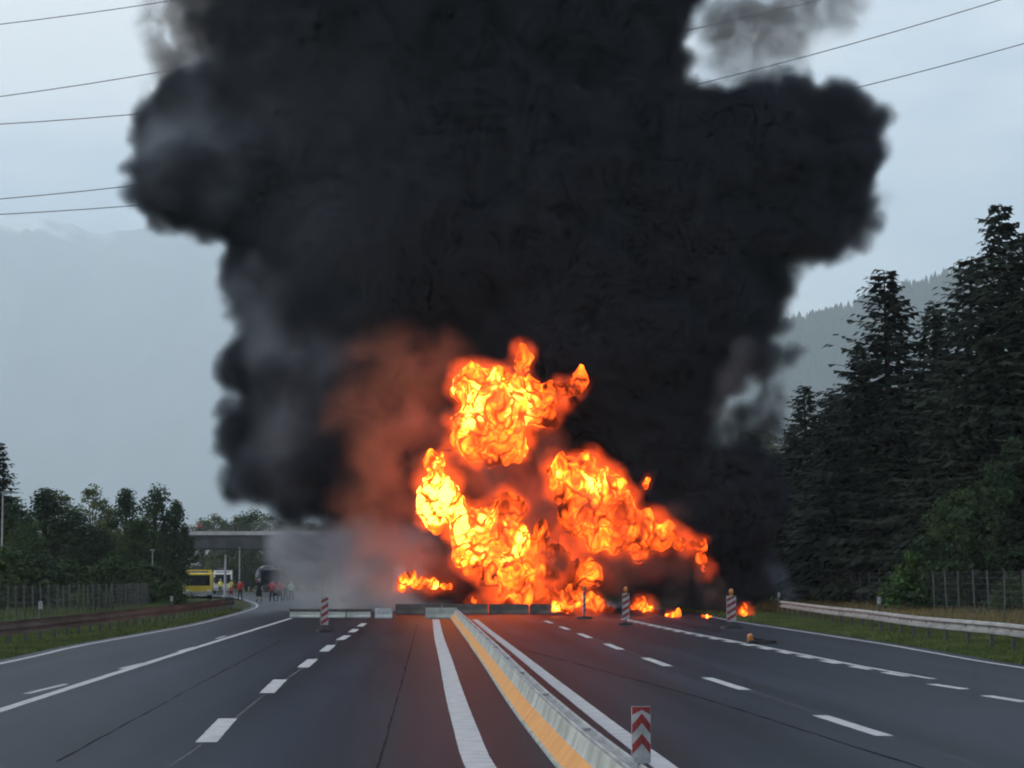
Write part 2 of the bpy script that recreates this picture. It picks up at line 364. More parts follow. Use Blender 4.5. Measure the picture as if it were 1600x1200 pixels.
# ---- cross barrier: concrete pieces pushed across the carriageways in front of the fire
def cross_piece(px0, px1, py, h, m, label, d=0.5, top=None, name='concrete_barrier', skew=0.0):
    a, b = gnd(px0, py), gnd(px1, py); b.y += skew
    w = (b - a).length; c = (a + b) / 2; rz = math.atan2(b.y - a.y, b.x - a.x)
    root = empty(name, c, rz)
    MB().sweep([(-w / 2, d / 2, 0), (w / 2, d / 2, 0)], [(0, 0), (0, 0.06), (0.10, h * 0.45), (0.16, h), (d - 0.16, h), (d - 0.10, h * 0.45), (d, 0.06), (d, 0)], closed=True).build('body', m, root)
    if top is not None:
        t = MB(); t.box((0, 0, h + 0.09), (w + 0.1, 0.12, 0.14)); t.build('top_rail', top, root)
        n = max(2, int(w / 1.3))
        for k in range(n): MB().box((-w / 2 + (k + .5) * w / n, 0, h + 0.01), (0.1, 0.1, 0.05)).build('rail_bracket', M['galv_dark'], root)
    tag(root, label, 'barrier', 'barrier pieces across the road')
cross_piece(453, 500, 965, 0.30, M['concrete'], 'low pale barrier piece with dark top rail, farthest from the fire', top=M['brown_rail'])
cross_piece(502, 540, 965, 0.30, M['concrete'], 'low pale barrier piece with dark top rail behind the lone beacon', top=M['brown_rail'])
cross_piece(542, 579, 965, 0.30, M['concrete'], 'low pale barrier piece with dark top rail beside the small white block', top=M['brown_rail'])
cross_piece(586, 613, 966, 0.52, M['white'], 'small white concrete block standing alone on the road')
cross_piece(665, 714, 966, 0.55, M['concrete'], 'pale concrete end block turned across the head of the median barrier')
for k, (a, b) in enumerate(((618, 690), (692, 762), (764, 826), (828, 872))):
    cross_piece(a, b, 959.5, 0.58, M['concrete_dark'], 'dark brown barrier piece below the flames, %s of its row from the white block' % ordn[k])
# ================================================================== SMOKE AND FIRE
def hull(name, balls, voxel, smooth=6):
    """one closed skin round a cluster of balls [(centre, radius)]"""
    bm = bmesh.new()
    for c, r in balls:
        bmesh.ops.create_icosphere(bm, subdivisions=3 if r > 2 else 2, radius=r, matrix=Matrix.Translation(c))
    me = bpy.data.meshes.new(name); bm.to_mesh(me); bm.free()
    o = bpy.data.objects.new(name, me); C.objects.link(o)
    md = o.modifiers.new('r', 'REMESH'); md.mode = 'VOXEL'; md.voxel_size = voxel
    if smooth:
        s = o.modifiers.new('s', 'SMOOTH'); s.iterations = smooth; s.factor = 0.5
    dg = bpy.context.evaluated_depsgraph_get()
    res = bpy.data.meshes.new_from_object(o.evaluated_get(dg)); res.name = name
    bpy.data.objects.remove(o); bpy.data.meshes.remove(me)
    return res
def billow(me, octaves, warp=1.0, inflate=0.0, seed=0.0, round_=False):
    """cauliflower relief: rounded cells at several sizes pushed out along the normals"""
    me.update(); vn = [v.normal.copy() for v in me.vertices]
    for v, n in zip(me.vertices, vn):
        p = v.co + Vector((seed, seed * 1.7, -seed))
        if warp:
            p = p + noise.noise_vector(p * 0.35) * warp
        d = inflate
        for amp, size in octaves:
            f = noise.voronoi(p / size)[0][0]
            d += amp * (0.38 - 1.05 * f * f) if round_ else amp * (0.45 - f)
        v.co += n * d
    me.polygons.foreach_set('use_smooth', [True] * len(me.polygons)); me.update()
def fog(name, me, voxel, band, m, density=1.0, parent=None):
    """turns a closed skin into a soft-edged fog grid on the same object"""
    ng = bpy.data.node_groups.new(name, 'GeometryNodeTree')
    ng.interface.new_socket('Geometry', in_out='INPUT', socket_type='NodeSocketGeometry'); ng.interface.new_socket('Geometry', in_out='OUTPUT', socket_type='NodeSocketGeometry')
    i = ng.nodes.new('NodeGroupInput'); o_ = ng.nodes.new('NodeGroupOutput')
    mv = ng.nodes.new('GeometryNodeMeshToVolume'); mv.resolution_mode = 'VOXEL_SIZE'
    mv.inputs['Density'].default_value = density; mv.inputs['Voxel Size'].default_value = voxel; mv.inputs['Interior Band Width'].default_value = band
    sm = ng.nodes.new('GeometryNodeSetMaterial'); sm.inputs['Material'].default_value = m
    ng.links.new(i.outputs[0], mv.inputs['Mesh']); ng.links.new(mv.outputs[0], sm.inputs['Geometry']); ng.links.new(sm.outputs[0], o_.inputs[0])
    o = link(name, me, m, parent); md = o.modifiers.new('fog', 'NODES'); md.node_group = ng
    return o
def volmat(name, color, density, aniso=0.0, emit=0.0, ecol=(1, .3, .05), nscale=0.0, nlo=0.35, nhi=0.65):
    m = bpy.data.materials.new(name); m.use_nodes = True; N = m.node_tree.nodes; L = m.node_tree.links; N.clear()
    o = N.new('ShaderNodeOutputMaterial'); v = N.new('ShaderNodeVolumePrincipled'); L.new(v.outputs[0], o.inputs['Volume'])
    v.inputs['Color'].default_value = (*color, 1); v.inputs['Density'].default_value = density; v.inputs['Anisotropy'].default_value = aniso
    a = N.new('ShaderNodeAttribute'); a.attribute_name = 'density'
    v.inputs['Density Attribute'].default_value = ''
    src = a.outputs['Fac']
    if nscale:
        tc = N.new('ShaderNodeTexCoord'); n = N.new('ShaderNodeTexNoise'); n.inputs['Scale'].default_value = nscale; n.inputs['Detail'].default_value = 4; n.inputs['Roughness'].default_value = 0.55
        n.inputs['Distortion'].default_value = 0.6
        L.new(tc.outputs['Object'], n.inputs['Vector'])
        mr = N.new('ShaderNodeMapRange'); mr.inputs['From Min'].default_value = nlo; mr.inputs['From Max'].default_value = nhi; L.new(n.outputs['Fac'], mr.inputs['Value'])
        mu = N.new('ShaderNodeMath'); mu.operation = 'MULTIPLY'; L.new(src, mu.inputs[0]); L.new(mr.outputs[0], mu.inputs[1]); src = mu.outputs[0]
    k = N.new('ShaderNodeMath'); k.operation = 'MULTIPLY'; k.inputs[1].default_value = density; L.new(src, k.inputs[0]); L.new(k.outputs[0], v.inputs['Density'])
    if emit:
        e = N.new('ShaderNodeMath'); e.operation = 'MULTIPLY'; e.inputs[1].default_value = emit; L.new(src, e.inputs[0]); L.new(e.outputs[0], v.inputs['Emission Strength'])
        v.inputs['Emission Color'].default_value = (*ecol, 1)
    return m
def balls_px(lst):
    out_ = []
    for (x, y, r, Y) in lst: out_.append((at(x, y, Y), r / pxm(Y)))
    return out_
M['soot'] = surf('soot_smoke', (0.012, 0.0138, 0.018), (0.018, 0.0205, 0.026), 0.16, 1.0, 0.0, 0.0, detail=6)
M['smoke_fog'] = volmat('soot_fog', (0.046, 0.054, 0.072), 4.2, 0.0, nscale=0.45, nlo=0.15, nhi=0.62)
# (px, py, radius px, distance)
SM = [
 # crown beyond the top of the frame and the wide upper body
 (700, -230, 330, 152), (1010, -180, 230, 152), (400, -170, 210, 152), (560, 20, 260, 152), (790, 40, 275, 153), (980, 60, 122, 152), (430, 20, 130, 152), (330, -70, 90, 152),
 (1040, -70, 95, 150),
 # left lobe
 (330, 230, 118, 150), (295, 270, 84, 148), (290, 205, 72, 148), (400, 190, 120, 150), (420, 290, 110, 150), (340, 140, 45, 148), (400, 95, 70, 150), (250, 300, 40, 148), (330, 320, 38, 148),
 # main body
 (540, 300, 210, 151), (800, 300, 290, 153), (1010, 330, 220, 153), (470, 430, 110, 150), (600, 470, 190, 152), (860, 500, 250, 154), (1060, 470, 170, 153),
 # right lobe
 (1180, 270, 165, 150), (1270, 240, 118, 149), (1230, 165, 70, 149), (1315, 160, 50, 148), (1345, 195, 44, 148), (1350, 265, 58, 148), (1345, 325, 64, 148), (1315, 372, 46, 148), (1365, 350, 38, 148), (1270, 385, 36, 149), (1280, 340, 80, 149), (1215, 350, 75, 150), (1160, 165, 55, 150), (1090, 160, 55, 150),
 # right flank
 (1160, 440, 85, 151), (1180, 500, 62, 150), (1200, 560, 48, 149), (1206, 612, 34, 149), (1182, 655, 42, 149), (1145, 695, 46, 149), (1045, 600, 66, 151), (1010, 660, 110, 152), (1050, 720, 80, 150), (1120, 750, 72, 148), (1180, 775, 70, 146), (1165, 800, 66, 145), (1110, 815, 66, 146), (1200, 745, 40, 146), (1030, 790, 70, 150),
 # left flank
 (470, 530, 100, 150), (430, 450, 80, 149), (400, 455, 60, 148), (450, 600, 82, 149), (425, 665, 70, 148), (410, 735, 62, 147), (385, 755, 42, 147), (470, 735, 85, 149), (520, 650, 110, 150), (560, 740, 100, 151), (530, 790, 55, 149), (585, 805, 60, 152), (640, 600, 150, 155),
 # behind and above the flames
 (760, 560, 190, 158), (700, 720, 130, 158), (820, 700, 170, 158), (920, 660, 170, 158), (840, 800, 140, 157), (960, 820, 110, 156), (700, 820, 90, 156), (1060, 870, 70, 152), (1120, 890, 60, 149), (1160, 910, 48, 146), (1185, 935, 30, 141), (1130, 945, 30, 141), (1070, 930, 45, 146), (980, 900, 70, 150), (860, 900, 90, 153), (760, 900, 70, 153), (680, 890, 50, 153),
]
skin = hull('smoke_skin', balls_px(SM), 0.33, 10)
billow(skin, [(3.2, 5.4), (2.1, 2.3), (0.8, 1.0)], warp=1.3, inflate=-0.68, round_=True)
fr = skin; fr.name = 'fringe'
core = hull('smoke_plume', [(c, r - 2.1) for c, r in balls_px(SM) if r > 3.0], 0.5, 6)
billow(core, [(1.2, 5.2), (0.7, 2.3)], warp=1.6, inflate=-0.1)
for v, n in zip(fr.vertices, [q.normal.copy() for q in fr.vertices]):
    p = v.co; left = max(0.0, min(1.0, (-4 - p.x) / 10))
    v.co += n * (0.10 + 0.30 * left + (0.3 + 0.4 * left) * noise.noise(p * 0.33) + 0.30 * noise.noise(p * 0.9) + 0.25 * noise.noise(p * 2.0))
plume = tag(link('smoke_plume', core, M['soot']), 'huge black column of oily smoke billowing over the fire', 'smoke', kind='stuff')
fog('fringe', fr, 0.27, 1.15, M['smoke_fog'], parent=plume)

# ---- thin smoke
def thin(name, balls, color, dens, label, voxel=0.4, band=1.3, nscale=0.25, seed=1.0, nlo=.38, nhi=.66, aniso=0.0):
    me = hull(name, balls_px(balls), voxel * 1.3, 4); billow(me, [(1.5, 3.0), (0.6, 1.3)], 1.5, 0.2, seed)
    return tag(fog(name, me, voxel, band, volmat(label[:30], color, dens, aniso, nscale=nscale, nlo=nlo, nhi=nhi)), label, 'smoke', kind='stuff')
thin('drifting_smoke', [(600, 890, 66, 145), (555, 890, 66, 146), (505, 880, 60, 147), (465, 860, 48, 147), (440, 838, 40, 148), (425, 820, 28, 149), (500, 835, 50, 148), (560, 845, 50, 148), (620, 930, 44, 141), (540, 935, 50, 143), (490, 930, 40, 146), (640, 860, 60, 146), (460, 905, 36, 147)], (0.66, 0.69, 0.74), 1.1, 'pale grey smoke drifting low over the road at the bridge', nlo=.12, nhi=.75, seed=4, band=2.0)
thin('drifting_smoke', [(270, 90, 55, 150), (310, 60, 70, 150), (250, 40, 40, 150), (330, 110, 50, 150), (240, 110, 30, 150), (350, 60, 60, 150), (235, 150, 18, 150), (260, -40, 60, 150)], (0.34, 0.335, 0.34), 1.3, 'thin grey smoke curling above the round side lobe', nscale=.5, nlo=.38, nhi=.62)
thin('drifting_smoke', [(1130, 60, 60, 155), (1180, 40, 70, 155), (1250, 20, 70, 155), (1310, 10, 55, 155), (1200, 90, 45, 155), (1150, 110, 40, 155), (1270, -60, 80, 155), (1090, 90, 36, 155), (1330, 40, 30, 155), (1130, 20, 50, 155), (1230, 100, 40, 155)], (0.58, 0.57, 0.56), 1.0, 'lighter grey smoke between the column and its knobbly lobe', nscale=.5, nlo=.36, nhi=.66, seed=9)
thin('drifting_smoke', [(1330, 370, 45, 148), (1280, 390, 40, 148), (1360, 350, 40, 148), (1250, 390, 30, 148), (1375, 310, 30, 148)], (0.35, 0.36, 0.39), 0.5, 'ragged grey smoke hanging under the knobbly lobe', seed=5)
thin('drifting_smoke', [(1145, 600, 40, 147), (1165, 560, 38, 147), (1190, 575, 30, 147), (1135, 640, 30, 147), (1200, 690, 24, 147), (1160, 715, 26, 147), (1215, 640, 26, 147)], (0.5, 0.52, 0.57), 0.42, 'pale wisp of smoke in the gap before the spruce wood', voxel=.3, band=1.2, seed=3)
thin('drifting_smoke', [(1205, 860, 24, 146), (1210, 890, 24, 144), (1222, 915, 22, 142), (1190, 840, 20, 146), (1235, 930, 20, 140)], (0.36, 0.50, 0.66), 0.55, 'bluish smoke trailing beside the guardrail end', voxel=.3, band=1.2, seed=6)

thin('drifting_smoke', [(600, 850, 66, 140), (610, 775, 66, 140), (590, 700, 70, 141), (630, 630, 80, 141), (690, 560, 66, 142), (590, 900, 56, 139), (540, 790, 50, 142), (550, 640, 56, 143), (650, 720, 56, 139), (650, 890, 56, 138), (620, 540, 56, 143), (560, 560, 46, 144), (610, 935, 34, 136), (680, 930, 34, 136)], (0.93, 0.37, 0.215), 0.38, 'brown translucent smoke glowing orange beside the tall flames', nscale=0.42, nlo=.34, nhi=.72, seed=12, band=2.4)  # the fire's orange glow is put into this smoke's scatter colour
thin('drifting_smoke', [(432, 846, 22, 152), (455, 842, 34, 152), (490, 850, 42, 152), (530, 852, 44, 152), (575, 850, 44, 152), (620, 850, 40, 152), (440, 870, 26, 152), (470, 880, 30, 152)], (0.42, 0.46, 0.52), 5.0, 'denser blue-grey smoke swallowing the end of the bridge', nlo=.2, nhi=.7, seed=21, band=1.4)
thin('drifting_smoke', [(470, 200, 150, 143), (520, 360, 150, 143), (600, 120, 150, 144), (450, 80, 120, 144), (520, 520, 110, 143), (640, 280, 120, 144), (500, 650, 90, 143)], (0.36, 0.42, 0.50), 0.035, 'faint blue-grey veil of smoke before the middle of the column', nscale=.18, nlo=.25, nhi=.75, seed=31, band=4.0, voxel=.7)  # pale veil added so the column brightens gradually towards the left
thin('drifting_smoke', [(272, 235, 80, 146), (300, 185, 70, 146), (262, 285, 58, 146), (340, 270, 90, 147), (400, 220, 80, 148), (400, 455, 66, 146), (430, 560, 66, 146), (450, 660, 70, 146), (420, 740, 60, 145), (500, 560, 70, 147), (330, 110, 60, 147), (400, 120, 70, 149), (470, 740, 56, 147)], (0.42, 0.48, 0.55), 0.75, 'thin blue-grey smoke veiling the lit side of the black column', nlo=.1, nhi=.8, seed=15, band=3.0)  # pale veil added to lighten the column's left side as daylight would
# ---- flames
def flame_mat(name):
    m = bpy.data.materials.new(name); m.use_nodes = True; N = m.node_tree.nodes; L = m.node_tree.links; N.clear()
    o = N.new('ShaderNodeOutputMaterial'); e = N.new('ShaderNodeEmission'); L.new(e.outputs[0], o.inputs['Surface'])
    at_ = N.new('ShaderNodeAttribute'); at_.attribute_name = 'burn'
    # temperature to glow: deep red, orange, yellow, near white
    k9 = 1 / 9.0
    col = ramp(N, [(t, (r_ * k9, g_ * k9 * 1.22, b_ * k9 * 1.22)) for t, r_, g_, b_ in ((0.0, .02, .003, .0016), (0.16, .14, .012, .003), (0.34, 1.1, .085, .009), (0.52, 3.0, .21, .018), (0.70, 5.0, .50, .03), (0.86, 7.0, 1.0, .06), (1.0, 9.0, 2.4, .34))])
    L.new(at_.outputs['Fac'], col.inputs['Fac']); L.new(col.outputs['Color'], e.inputs['Color']); e.inputs['Strength'].default_value = 6.5
    return m
M['flame'] = flame_mat('flame')
M['flame_fog'] = volmat('flame_fringe', (0.30, 0.16, 0.11), 0.9, emit=1.0, ecol=(1.0, 0.085, 0.009), nscale=0.9, nlo=.36, nhi=.66)
def sstep(x, a, b):
    t = max(0.0, min(1.0, (x - a) / (b - a))); return t * t * (3 - 2 * t)
def flame(name, lst, label, voxel=0.10, octs=((0.9, 1.9), (0.22, 0.8), (0.07, 0.36)), fringe=0.5, cell=1.0, dens=1.0):
    balls = [(at(x, y, Y), r / pxm(Y)) for (x, y, r, Y, h) in lst]; hs = [l[4] for l in lst]
    ym = sum(c.y for c, r in balls) / len(balls); big_r = max(r for c, r in balls)
    me = hull(name, balls, voxel, 4)
    for v in me.vertices: v.co.y = ym + (v.co.y - ym) * 0.7
    base = [v.co.copy() for v in me.vertices]
    billow(me, list(octs), 0.9, 0.0, 2.0)
    for v, n in zip(me.vertices, [q.normal.copy() for q in me.vertices]):      # ragged licks, mostly upwards
        p = v.co; k = noise.noise(Vector((p.x * 1.3, p.y * 1.3, p.z * 0.55)) / cell)
        v.co += (n * 0.5 + Vector((0, 0, 0.75 * max(0.0, n.z + 0.35)))) * (0.75 * max(0.0, k) ** 1.3) * cell
        v.co += n * 0.14 * noise.noise(p * 2.6 / cell) * cell
    me.update(); nrm = [v.normal.copy() for v in me.vertices]
    me.attributes.new('burn', 'FLOAT', 'POINT'); hv = []
    for b0, v, n in zip(base, me.vertices, nrm):
        ws = wt = 0.0
        rad = 9.0
        for (c, r), h in zip(balls, hs):
            q_ = (v.co - c); e_ = math.hypot(q_.x, q_.z) / r; w = 1.0 / (0.08 + e_ ** 5); ws += w * h; wt += w
            rad = min(rad, e_ - 0.35 * (r / big_r))
        h = ws / wt * (1.12 - 0.42 * sstep(rad, 0.15, 1.0))
        p = Vector((b0.x, b0.y, b0.z * 0.75))
        p = p + noise.noise_vector(p * 0.8) * 0.75 * cell + noise.noise_vector(p * 2.1 + Vector((9, 2, 4))) * 0.28 * cell
        d1 = noise.voronoi(p / (0.95 * cell))[0]; d2 = noise.voronoi(p / (0.42 * cell) + Vector((5, 5, 5)))[0]
        e1 = sstep(abs(noise.noise(p * 0.95 / cell + Vector((1, 8, 2)))), 0.0, 0.13) * (0.55 + 0.45 * sstep(d1[1] - d1[0], 0.0, 0.2)); e2 = sstep(abs(noise.noise(p * 2.3 / cell + Vector((6, 1, 2)))), 0.0, 0.20)
        big = 0.45 + 1.0 * noise.noise(p * 0.55 / cell + Vector((3, 7, 1))) + 0.55 * noise.noise(p * 1.5 / cell)
        rel = sstep((v.co - b0).dot(n) / cell, -0.35, 0.35)
        vein = (0.24 + 0.76 * e1) * (0.62 + 0.38 * e2) * (0.80 + 0.20 * rel)
        t = (h * 1.10 + 0.62 * (big - 0.35)) * vein
        hv.append(max(0.0, min(1.0, t)))
    me.attributes['burn'].data.foreach_set('value', hv)
    o = tag(link(name, me, M['flame']), label, 'fire', 'flames of the road fire')
    if fringe:
        f = hull('flame_fringe', balls, 0.22, 3); f.update(); vn = [v.normal.copy() for v in f.vertices]
        for v, n in zip(f.vertices, vn): v.co += n * (0.1 + fringe * (0.95 + 1.4 * noise.noise(v.co * 0.8)))
        fog('flame_fringe', f, 0.2, 0.6, M['flame_fog'], parent=o, density=dens)
    return o
FY = 134
# soot rolling in front of the flames
so = [(770, 745, 30, 130.5), (700, 655, 22, 130.5), (850, 700, 26, 130.5), (800, 575, 20, 130.5), (850, 790, 26, 130.5), (700, 850, 22, 130.5), (880, 870, 34, 130.5), (960, 900, 36, 130), (1010, 890, 34, 130), (1080, 900, 34, 129), (760, 905, 22, 130.5), (1060, 800, 24, 130.5), (800, 640, 18, 130.6), (920, 780, 22, 130.8), (735, 790, 18, 130.8), (1050, 935, 26, 127), (1120, 930, 28, 126), (660, 870, 24, 131)]
sm_ = hull('soot_veil', balls_px(so), 0.4, 3); billow(sm_, [(1.0, 2.0), (0.5, 0.9)], 1.2, 0.25, 3.0)
tag(fog('soot_veil', sm_, 0.26, 0.8, volmat('soot_veil', (0.16, 0.11, 0.10), 1.5, nscale=0.8, nlo=.44, nhi=.62)), 'tattered dark soot rolling across the front of the fire', 'smoke', kind='stuff')
# smoke between the flames; the firelight on it is put in as emission
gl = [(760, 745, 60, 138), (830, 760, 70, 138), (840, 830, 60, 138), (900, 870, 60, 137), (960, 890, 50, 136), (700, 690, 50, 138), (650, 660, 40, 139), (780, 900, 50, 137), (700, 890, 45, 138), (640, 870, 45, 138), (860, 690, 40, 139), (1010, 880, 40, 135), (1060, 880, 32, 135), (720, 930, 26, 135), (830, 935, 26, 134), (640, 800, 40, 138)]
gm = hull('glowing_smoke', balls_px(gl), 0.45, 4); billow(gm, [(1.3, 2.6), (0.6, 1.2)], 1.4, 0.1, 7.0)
tag(fog('glowing_smoke', gm, 0.36, 1.2, volmat('emissive_smoke', (0.50, 0.28, 0.22), 0.40, emit=0.075, ecol=(1.0, 0.10, 0.025), nscale=0.4, nlo=.3, nhi=.7)), 'dark red smoke between the fireballs, its fire glow put in as emission', 'smoke', kind='stuff')
flame('fireball', [(775, 640, 62, FY, .95), (742, 612, 38, FY, .8), (815, 635, 40, FY, .95), (738, 585, 15, FY, .6), (740, 690, 34, FY, .6), (795, 685, 36, FY, .7), (770, 712, 16, FY, .45), (712, 655, 16, FY, .4), (808, 598, 18, FY, .5), (815, 578, 14, FY, .4), (818, 562, 11, FY, .33), (817, 548, 8, FY, .28), (862, 622, 18, FY, .42), (880, 611, 14, FY, .38), (895, 603, 12, FY, .34), (908, 595, 9, FY, .3), (722, 590, 14, FY, .45), (724, 576, 9, FY, .4), (845, 650, 22, FY, .55)], 'highest fireball, yellow with two horns, hanging in the black smoke')
flame('fireball', [(688, 765, 32, FY, 1.3), (680, 800, 27, FY, 1.2), (684, 728, 20, FY, 1.1), (690, 710, 8, FY, .8), (712, 790, 20, FY, .8), (735, 825, 36, FY, .95), (770, 830, 38, FY, .95), (790, 795, 30, FY, .6), (745, 860, 32, FY, .8), (795, 850, 34, FY, .7), (722, 872, 14, FY, .5), (735, 892, 12, FY, .4)], 'white-hot bow of flame curling down the left of the fire')
flame('fireball', [(892, 748, 38, FY, .66), (872, 735, 22, FY, .5), (915, 728, 20, FY, .48), (940, 770, 38, FY, .66), (915, 805, 40, FY, .6), (962, 798, 36, FY, .6), (1000, 820, 30, FY, .5), (930, 845, 22, FY, .5), (1028, 835, 22, FY, .55), (1042, 832, 14, FY, .5), (960, 850, 22, FY, .36), (1000, 862, 18, FY, .3), (1065, 846, 14, FY, .35)], 'orange lumpy fireball sloping down to the right')
flame('fireball', [(800, 905, 26, FY, .45), (830, 890, 32, FY, .5), (838, 862, 22, FY, .45), (850, 835, 14, FY, .35), (815, 925, 22, FY, .35), (855, 905, 20, FY, .3), (840, 925, 18, FY, .3), (760, 885, 26, FY + 1, .36), (870, 870, 26, FY + 1, .33), (890, 900, 26, FY + 1, .3), (870, 930, 18, FY, .3), (780, 935, 14, FY, .3), (740, 938, 9, FY, .26), (920, 900, 20, FY + 1, .27)], 'dull orange flames low in the middle below the fireballs', dens=1.6)
flame('flame_tongue', [(1095, 853, 10, FY, .45), (1098, 872, 9, FY, .3), (1100, 890, 6, FY, .2), (1083, 850, 6, FY, .3)], 'small red tongue of flame farthest up the right side', cell=.6, octs=((.3, .6), (.15, .3)), fringe=.4)
flame('flame_tongue', [(1012, 748, 5, FY, .4), (1010, 754, 5, FY, .35), (1008, 760, 5, FY, .3)], 'tiny flame flicker apart from the big fireballs', cell=.6, octs=((.08, .4),), fringe=.25, voxel=.08)
flame('ground_flame', [(632, 908, 10, 137, .5), (636, 897, 6, 137, .35), (650, 914, 9, 137, .7), (664, 908, 8, 137, .55), (676, 914, 8, 137, .65), (692, 917, 6, 137, .5), (704, 916, 4, 137, .4), (645, 903, 5, 137, .4), (628, 917, 6, 137, .6)], 'low orange flames at the left foot of the fire', cell=.6, octs=((.35, .7), (.18, .34)), fringe=.35, voxel=.11)
flame('ground_flame', [(868, 950, 7, 124, .7), (885, 946, 11, 124, .65), (902, 938, 15, 124, .6), (908, 922, 9, 124, .45), (925, 942, 14, 124, .6), (940, 948, 9, 124, .6), (955, 952, 6, 124, .45), (893, 928, 7, 124, .4), (880, 933, 6, 124, .4)], 'bright ground flames behind the slim red beacon', cell=.6, octs=((.35, .7), (.18, .34)), fringe=.35, voxel=.11)
flame('ground_flame', [(990, 949, 7, 122, .45), (1003, 947, 9, 122, .55), (1016, 951, 6, 122, .4), (998, 938, 6, 122, .3)], 'flickering ground flames beside the beacon with dull lamp', cell=.6, octs=((.25, .5), (.14, .28)), fringe=.45, voxel=.1)
flame('fire_puddle', [(1044, 961, 4, 119, .8), (1051, 961, 4.5, 119, .9), (1059, 960, 3.5, 119, .6)], 'small burning puddle nearest the ground flames', cell=.6, octs=((.1, .3),), fringe=.15, voxel=.07)
flame('fire_puddle', [(1098, 963, 3.2, 117, .8), (1105, 963, 3.5, 117, .9), (1111, 963, 2.6, 117, .6)], 'small burning puddle between the beacon pair', cell=.6, octs=((.1, .3),), fringe=.15, voxel=.07)
flame('fire_puddle', [(1152, 955, 5, 121, .5), (1161, 957, 6, 121, .8), (1165, 948, 5, 121, .45), (1172, 957, 3, 121, .4)], 'small fire burning behind the amber-lamp beacon', cell=.6, octs=((.15, .35),), fringe=.3, voxel=.08)
# ================================================================== MOUNTAINS, WOODED HILL
def ridge(name, prof, Y, depth, m, amp, step=14, rows=26, seed=0.0):
    xs = []; x = prof[0][0]
    while x <= prof[-1][0]: xs.append(x); x += step
    def hy(x):
        for (a, b), (c, d) in zip(prof, prof[1:]):
            if a <= x <= c:
                t = (x - a) / (c - a); t = t * t * (3 - 2 * t); return b + (d - b) * t
        return prof[-1][1]
    vs, fs = [], []
    for j in range(rows + 1):
        u = j / rows
        for x in xs:
            top = at(x, hy(x), Y); s = 1 - u
            z = top.z * (1 - u) ** 1.15
            p = Vector((top.x * (1 - 0.12 * u), Y - depth * u, z))
            q = Vector((p.x / 420 + seed, p.y / 420, 0)); n = 0; a = 1
            for o_ in range(6): n += a * (0.5 - abs(noise.noise(q))); q = q * 2.05 + Vector((3.1, 1.7, 0)); a *= 0.5
            p.z += amp * n * min(1, u * 3 + 0.12) * (0.3 + s) - 4 * u
            if u > 0.97: p.z = -6
            vs.append(p)
    k = len(xs)
    for j in range(rows):
        for i in range(k - 1): fs.append((j * k + i, (j + 1) * k + i, (j + 1) * k + i + 1, j * k + i + 1))
    # far side, so that the ridge is a solid body
    b = len(vs); vs += [Vector((vs[i].x * 1.1, Y + depth * 0.5, -6)) for i in range(k)]
    for i in range(k - 1): fs.append((i, i + 1, b + i + 1, b + i))
    me = bpy.data.meshes.new(name); me.from_pydata([tuple(v) for v in vs], [], fs); me.polygons.foreach_set('use_smooth', [True] * len(fs))
    return tag(link(name, me, m), kind='structure')
def rock_mat():
    m, N, L, b = mat('mountain'); g = N.new('ShaderNodeNewGeometry'); sp = N.new('ShaderNodeSeparateXYZ'); L.new(g.outputs['Position'], sp.inputs[0])
    n = N.new('ShaderNodeTexNoise'); n.inputs['Scale'].default_value = 0.002; n.inputs['Detail'].default_value = 9; L.new(g.outputs['Position'], n.inputs['Vector'])
    r = ramp(N, [(0.35, (0.02, 0.03, 0.02)), (0.65, (0.09, 0.095, 0.09))]); L.new(n.outputs['Fac'], r.inputs['Fac'])
    a = N.new('ShaderNodeMath'); a.operation = 'MULTIPLY_ADD'; a.inputs[1].default_value = 840; L.new(n.outputs['Fac'], a.inputs[0]); L.new(sp.outputs['Z'], a.inputs[2])
    mr = N.new('ShaderNodeMapRange'); mr.inputs['From Min'].default_value = 3360; mr.inputs['From Max'].default_value = 3520; L.new(a.outputs[0], mr.inputs['Value'])
    mxx = N.new('ShaderNodeMix'); mxx.data_type = 'RGBA'; L.new(mr.outputs[0], mxx.inputs['Factor']); L.new(r.outputs['Color'], mxx.inputs['A']); mxx.inputs['B'].default_value = (0.80, 0.80, 0.82, 1)
    L.new(mxx.outputs['Result'], b.inputs['Base Color']); b.inputs['Roughness'].default_value = 0.95; return m
M['mountain'] = rock_mat()
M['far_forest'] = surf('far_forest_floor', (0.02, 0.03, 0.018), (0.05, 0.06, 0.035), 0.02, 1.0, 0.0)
ridge('mountain', [(-900, 400), (-500, 300), (-220, 360), (-60, 338), (50, 345), (105, 358), (150, 375), (200, 364), (255, 352), (330, 366), (420, 340), (560, 400), (700, 380), (900, 440), (1100, 520), (1300, 640), (1500, 700), (1900, 720)], 19500, 5300, M['mountain'], 520, seed=2)
ridge('mountain', [(-900, 640), (-300, 600), (0, 668), (120, 655), (260, 640), (340, 636), (480, 650), (700, 640), (1000, 700), (1400, 720), (1900, 740)], 16600, 2200, M['far_forest'], 60, rows=14, seed=7)
HY = 5600
hillp = [(900, 760), (1010, 660), (1120, 580), (1200, 530), (1245, 507), (1300, 494), (1370, 470), (1430, 452), (1500, 432), (1570, 405), (1650, 380), (1800, 350), (2100, 330)]
hill = ridge('hill', hillp, HY, 800, M['far_forest'], 40, rows=16, seed=4)
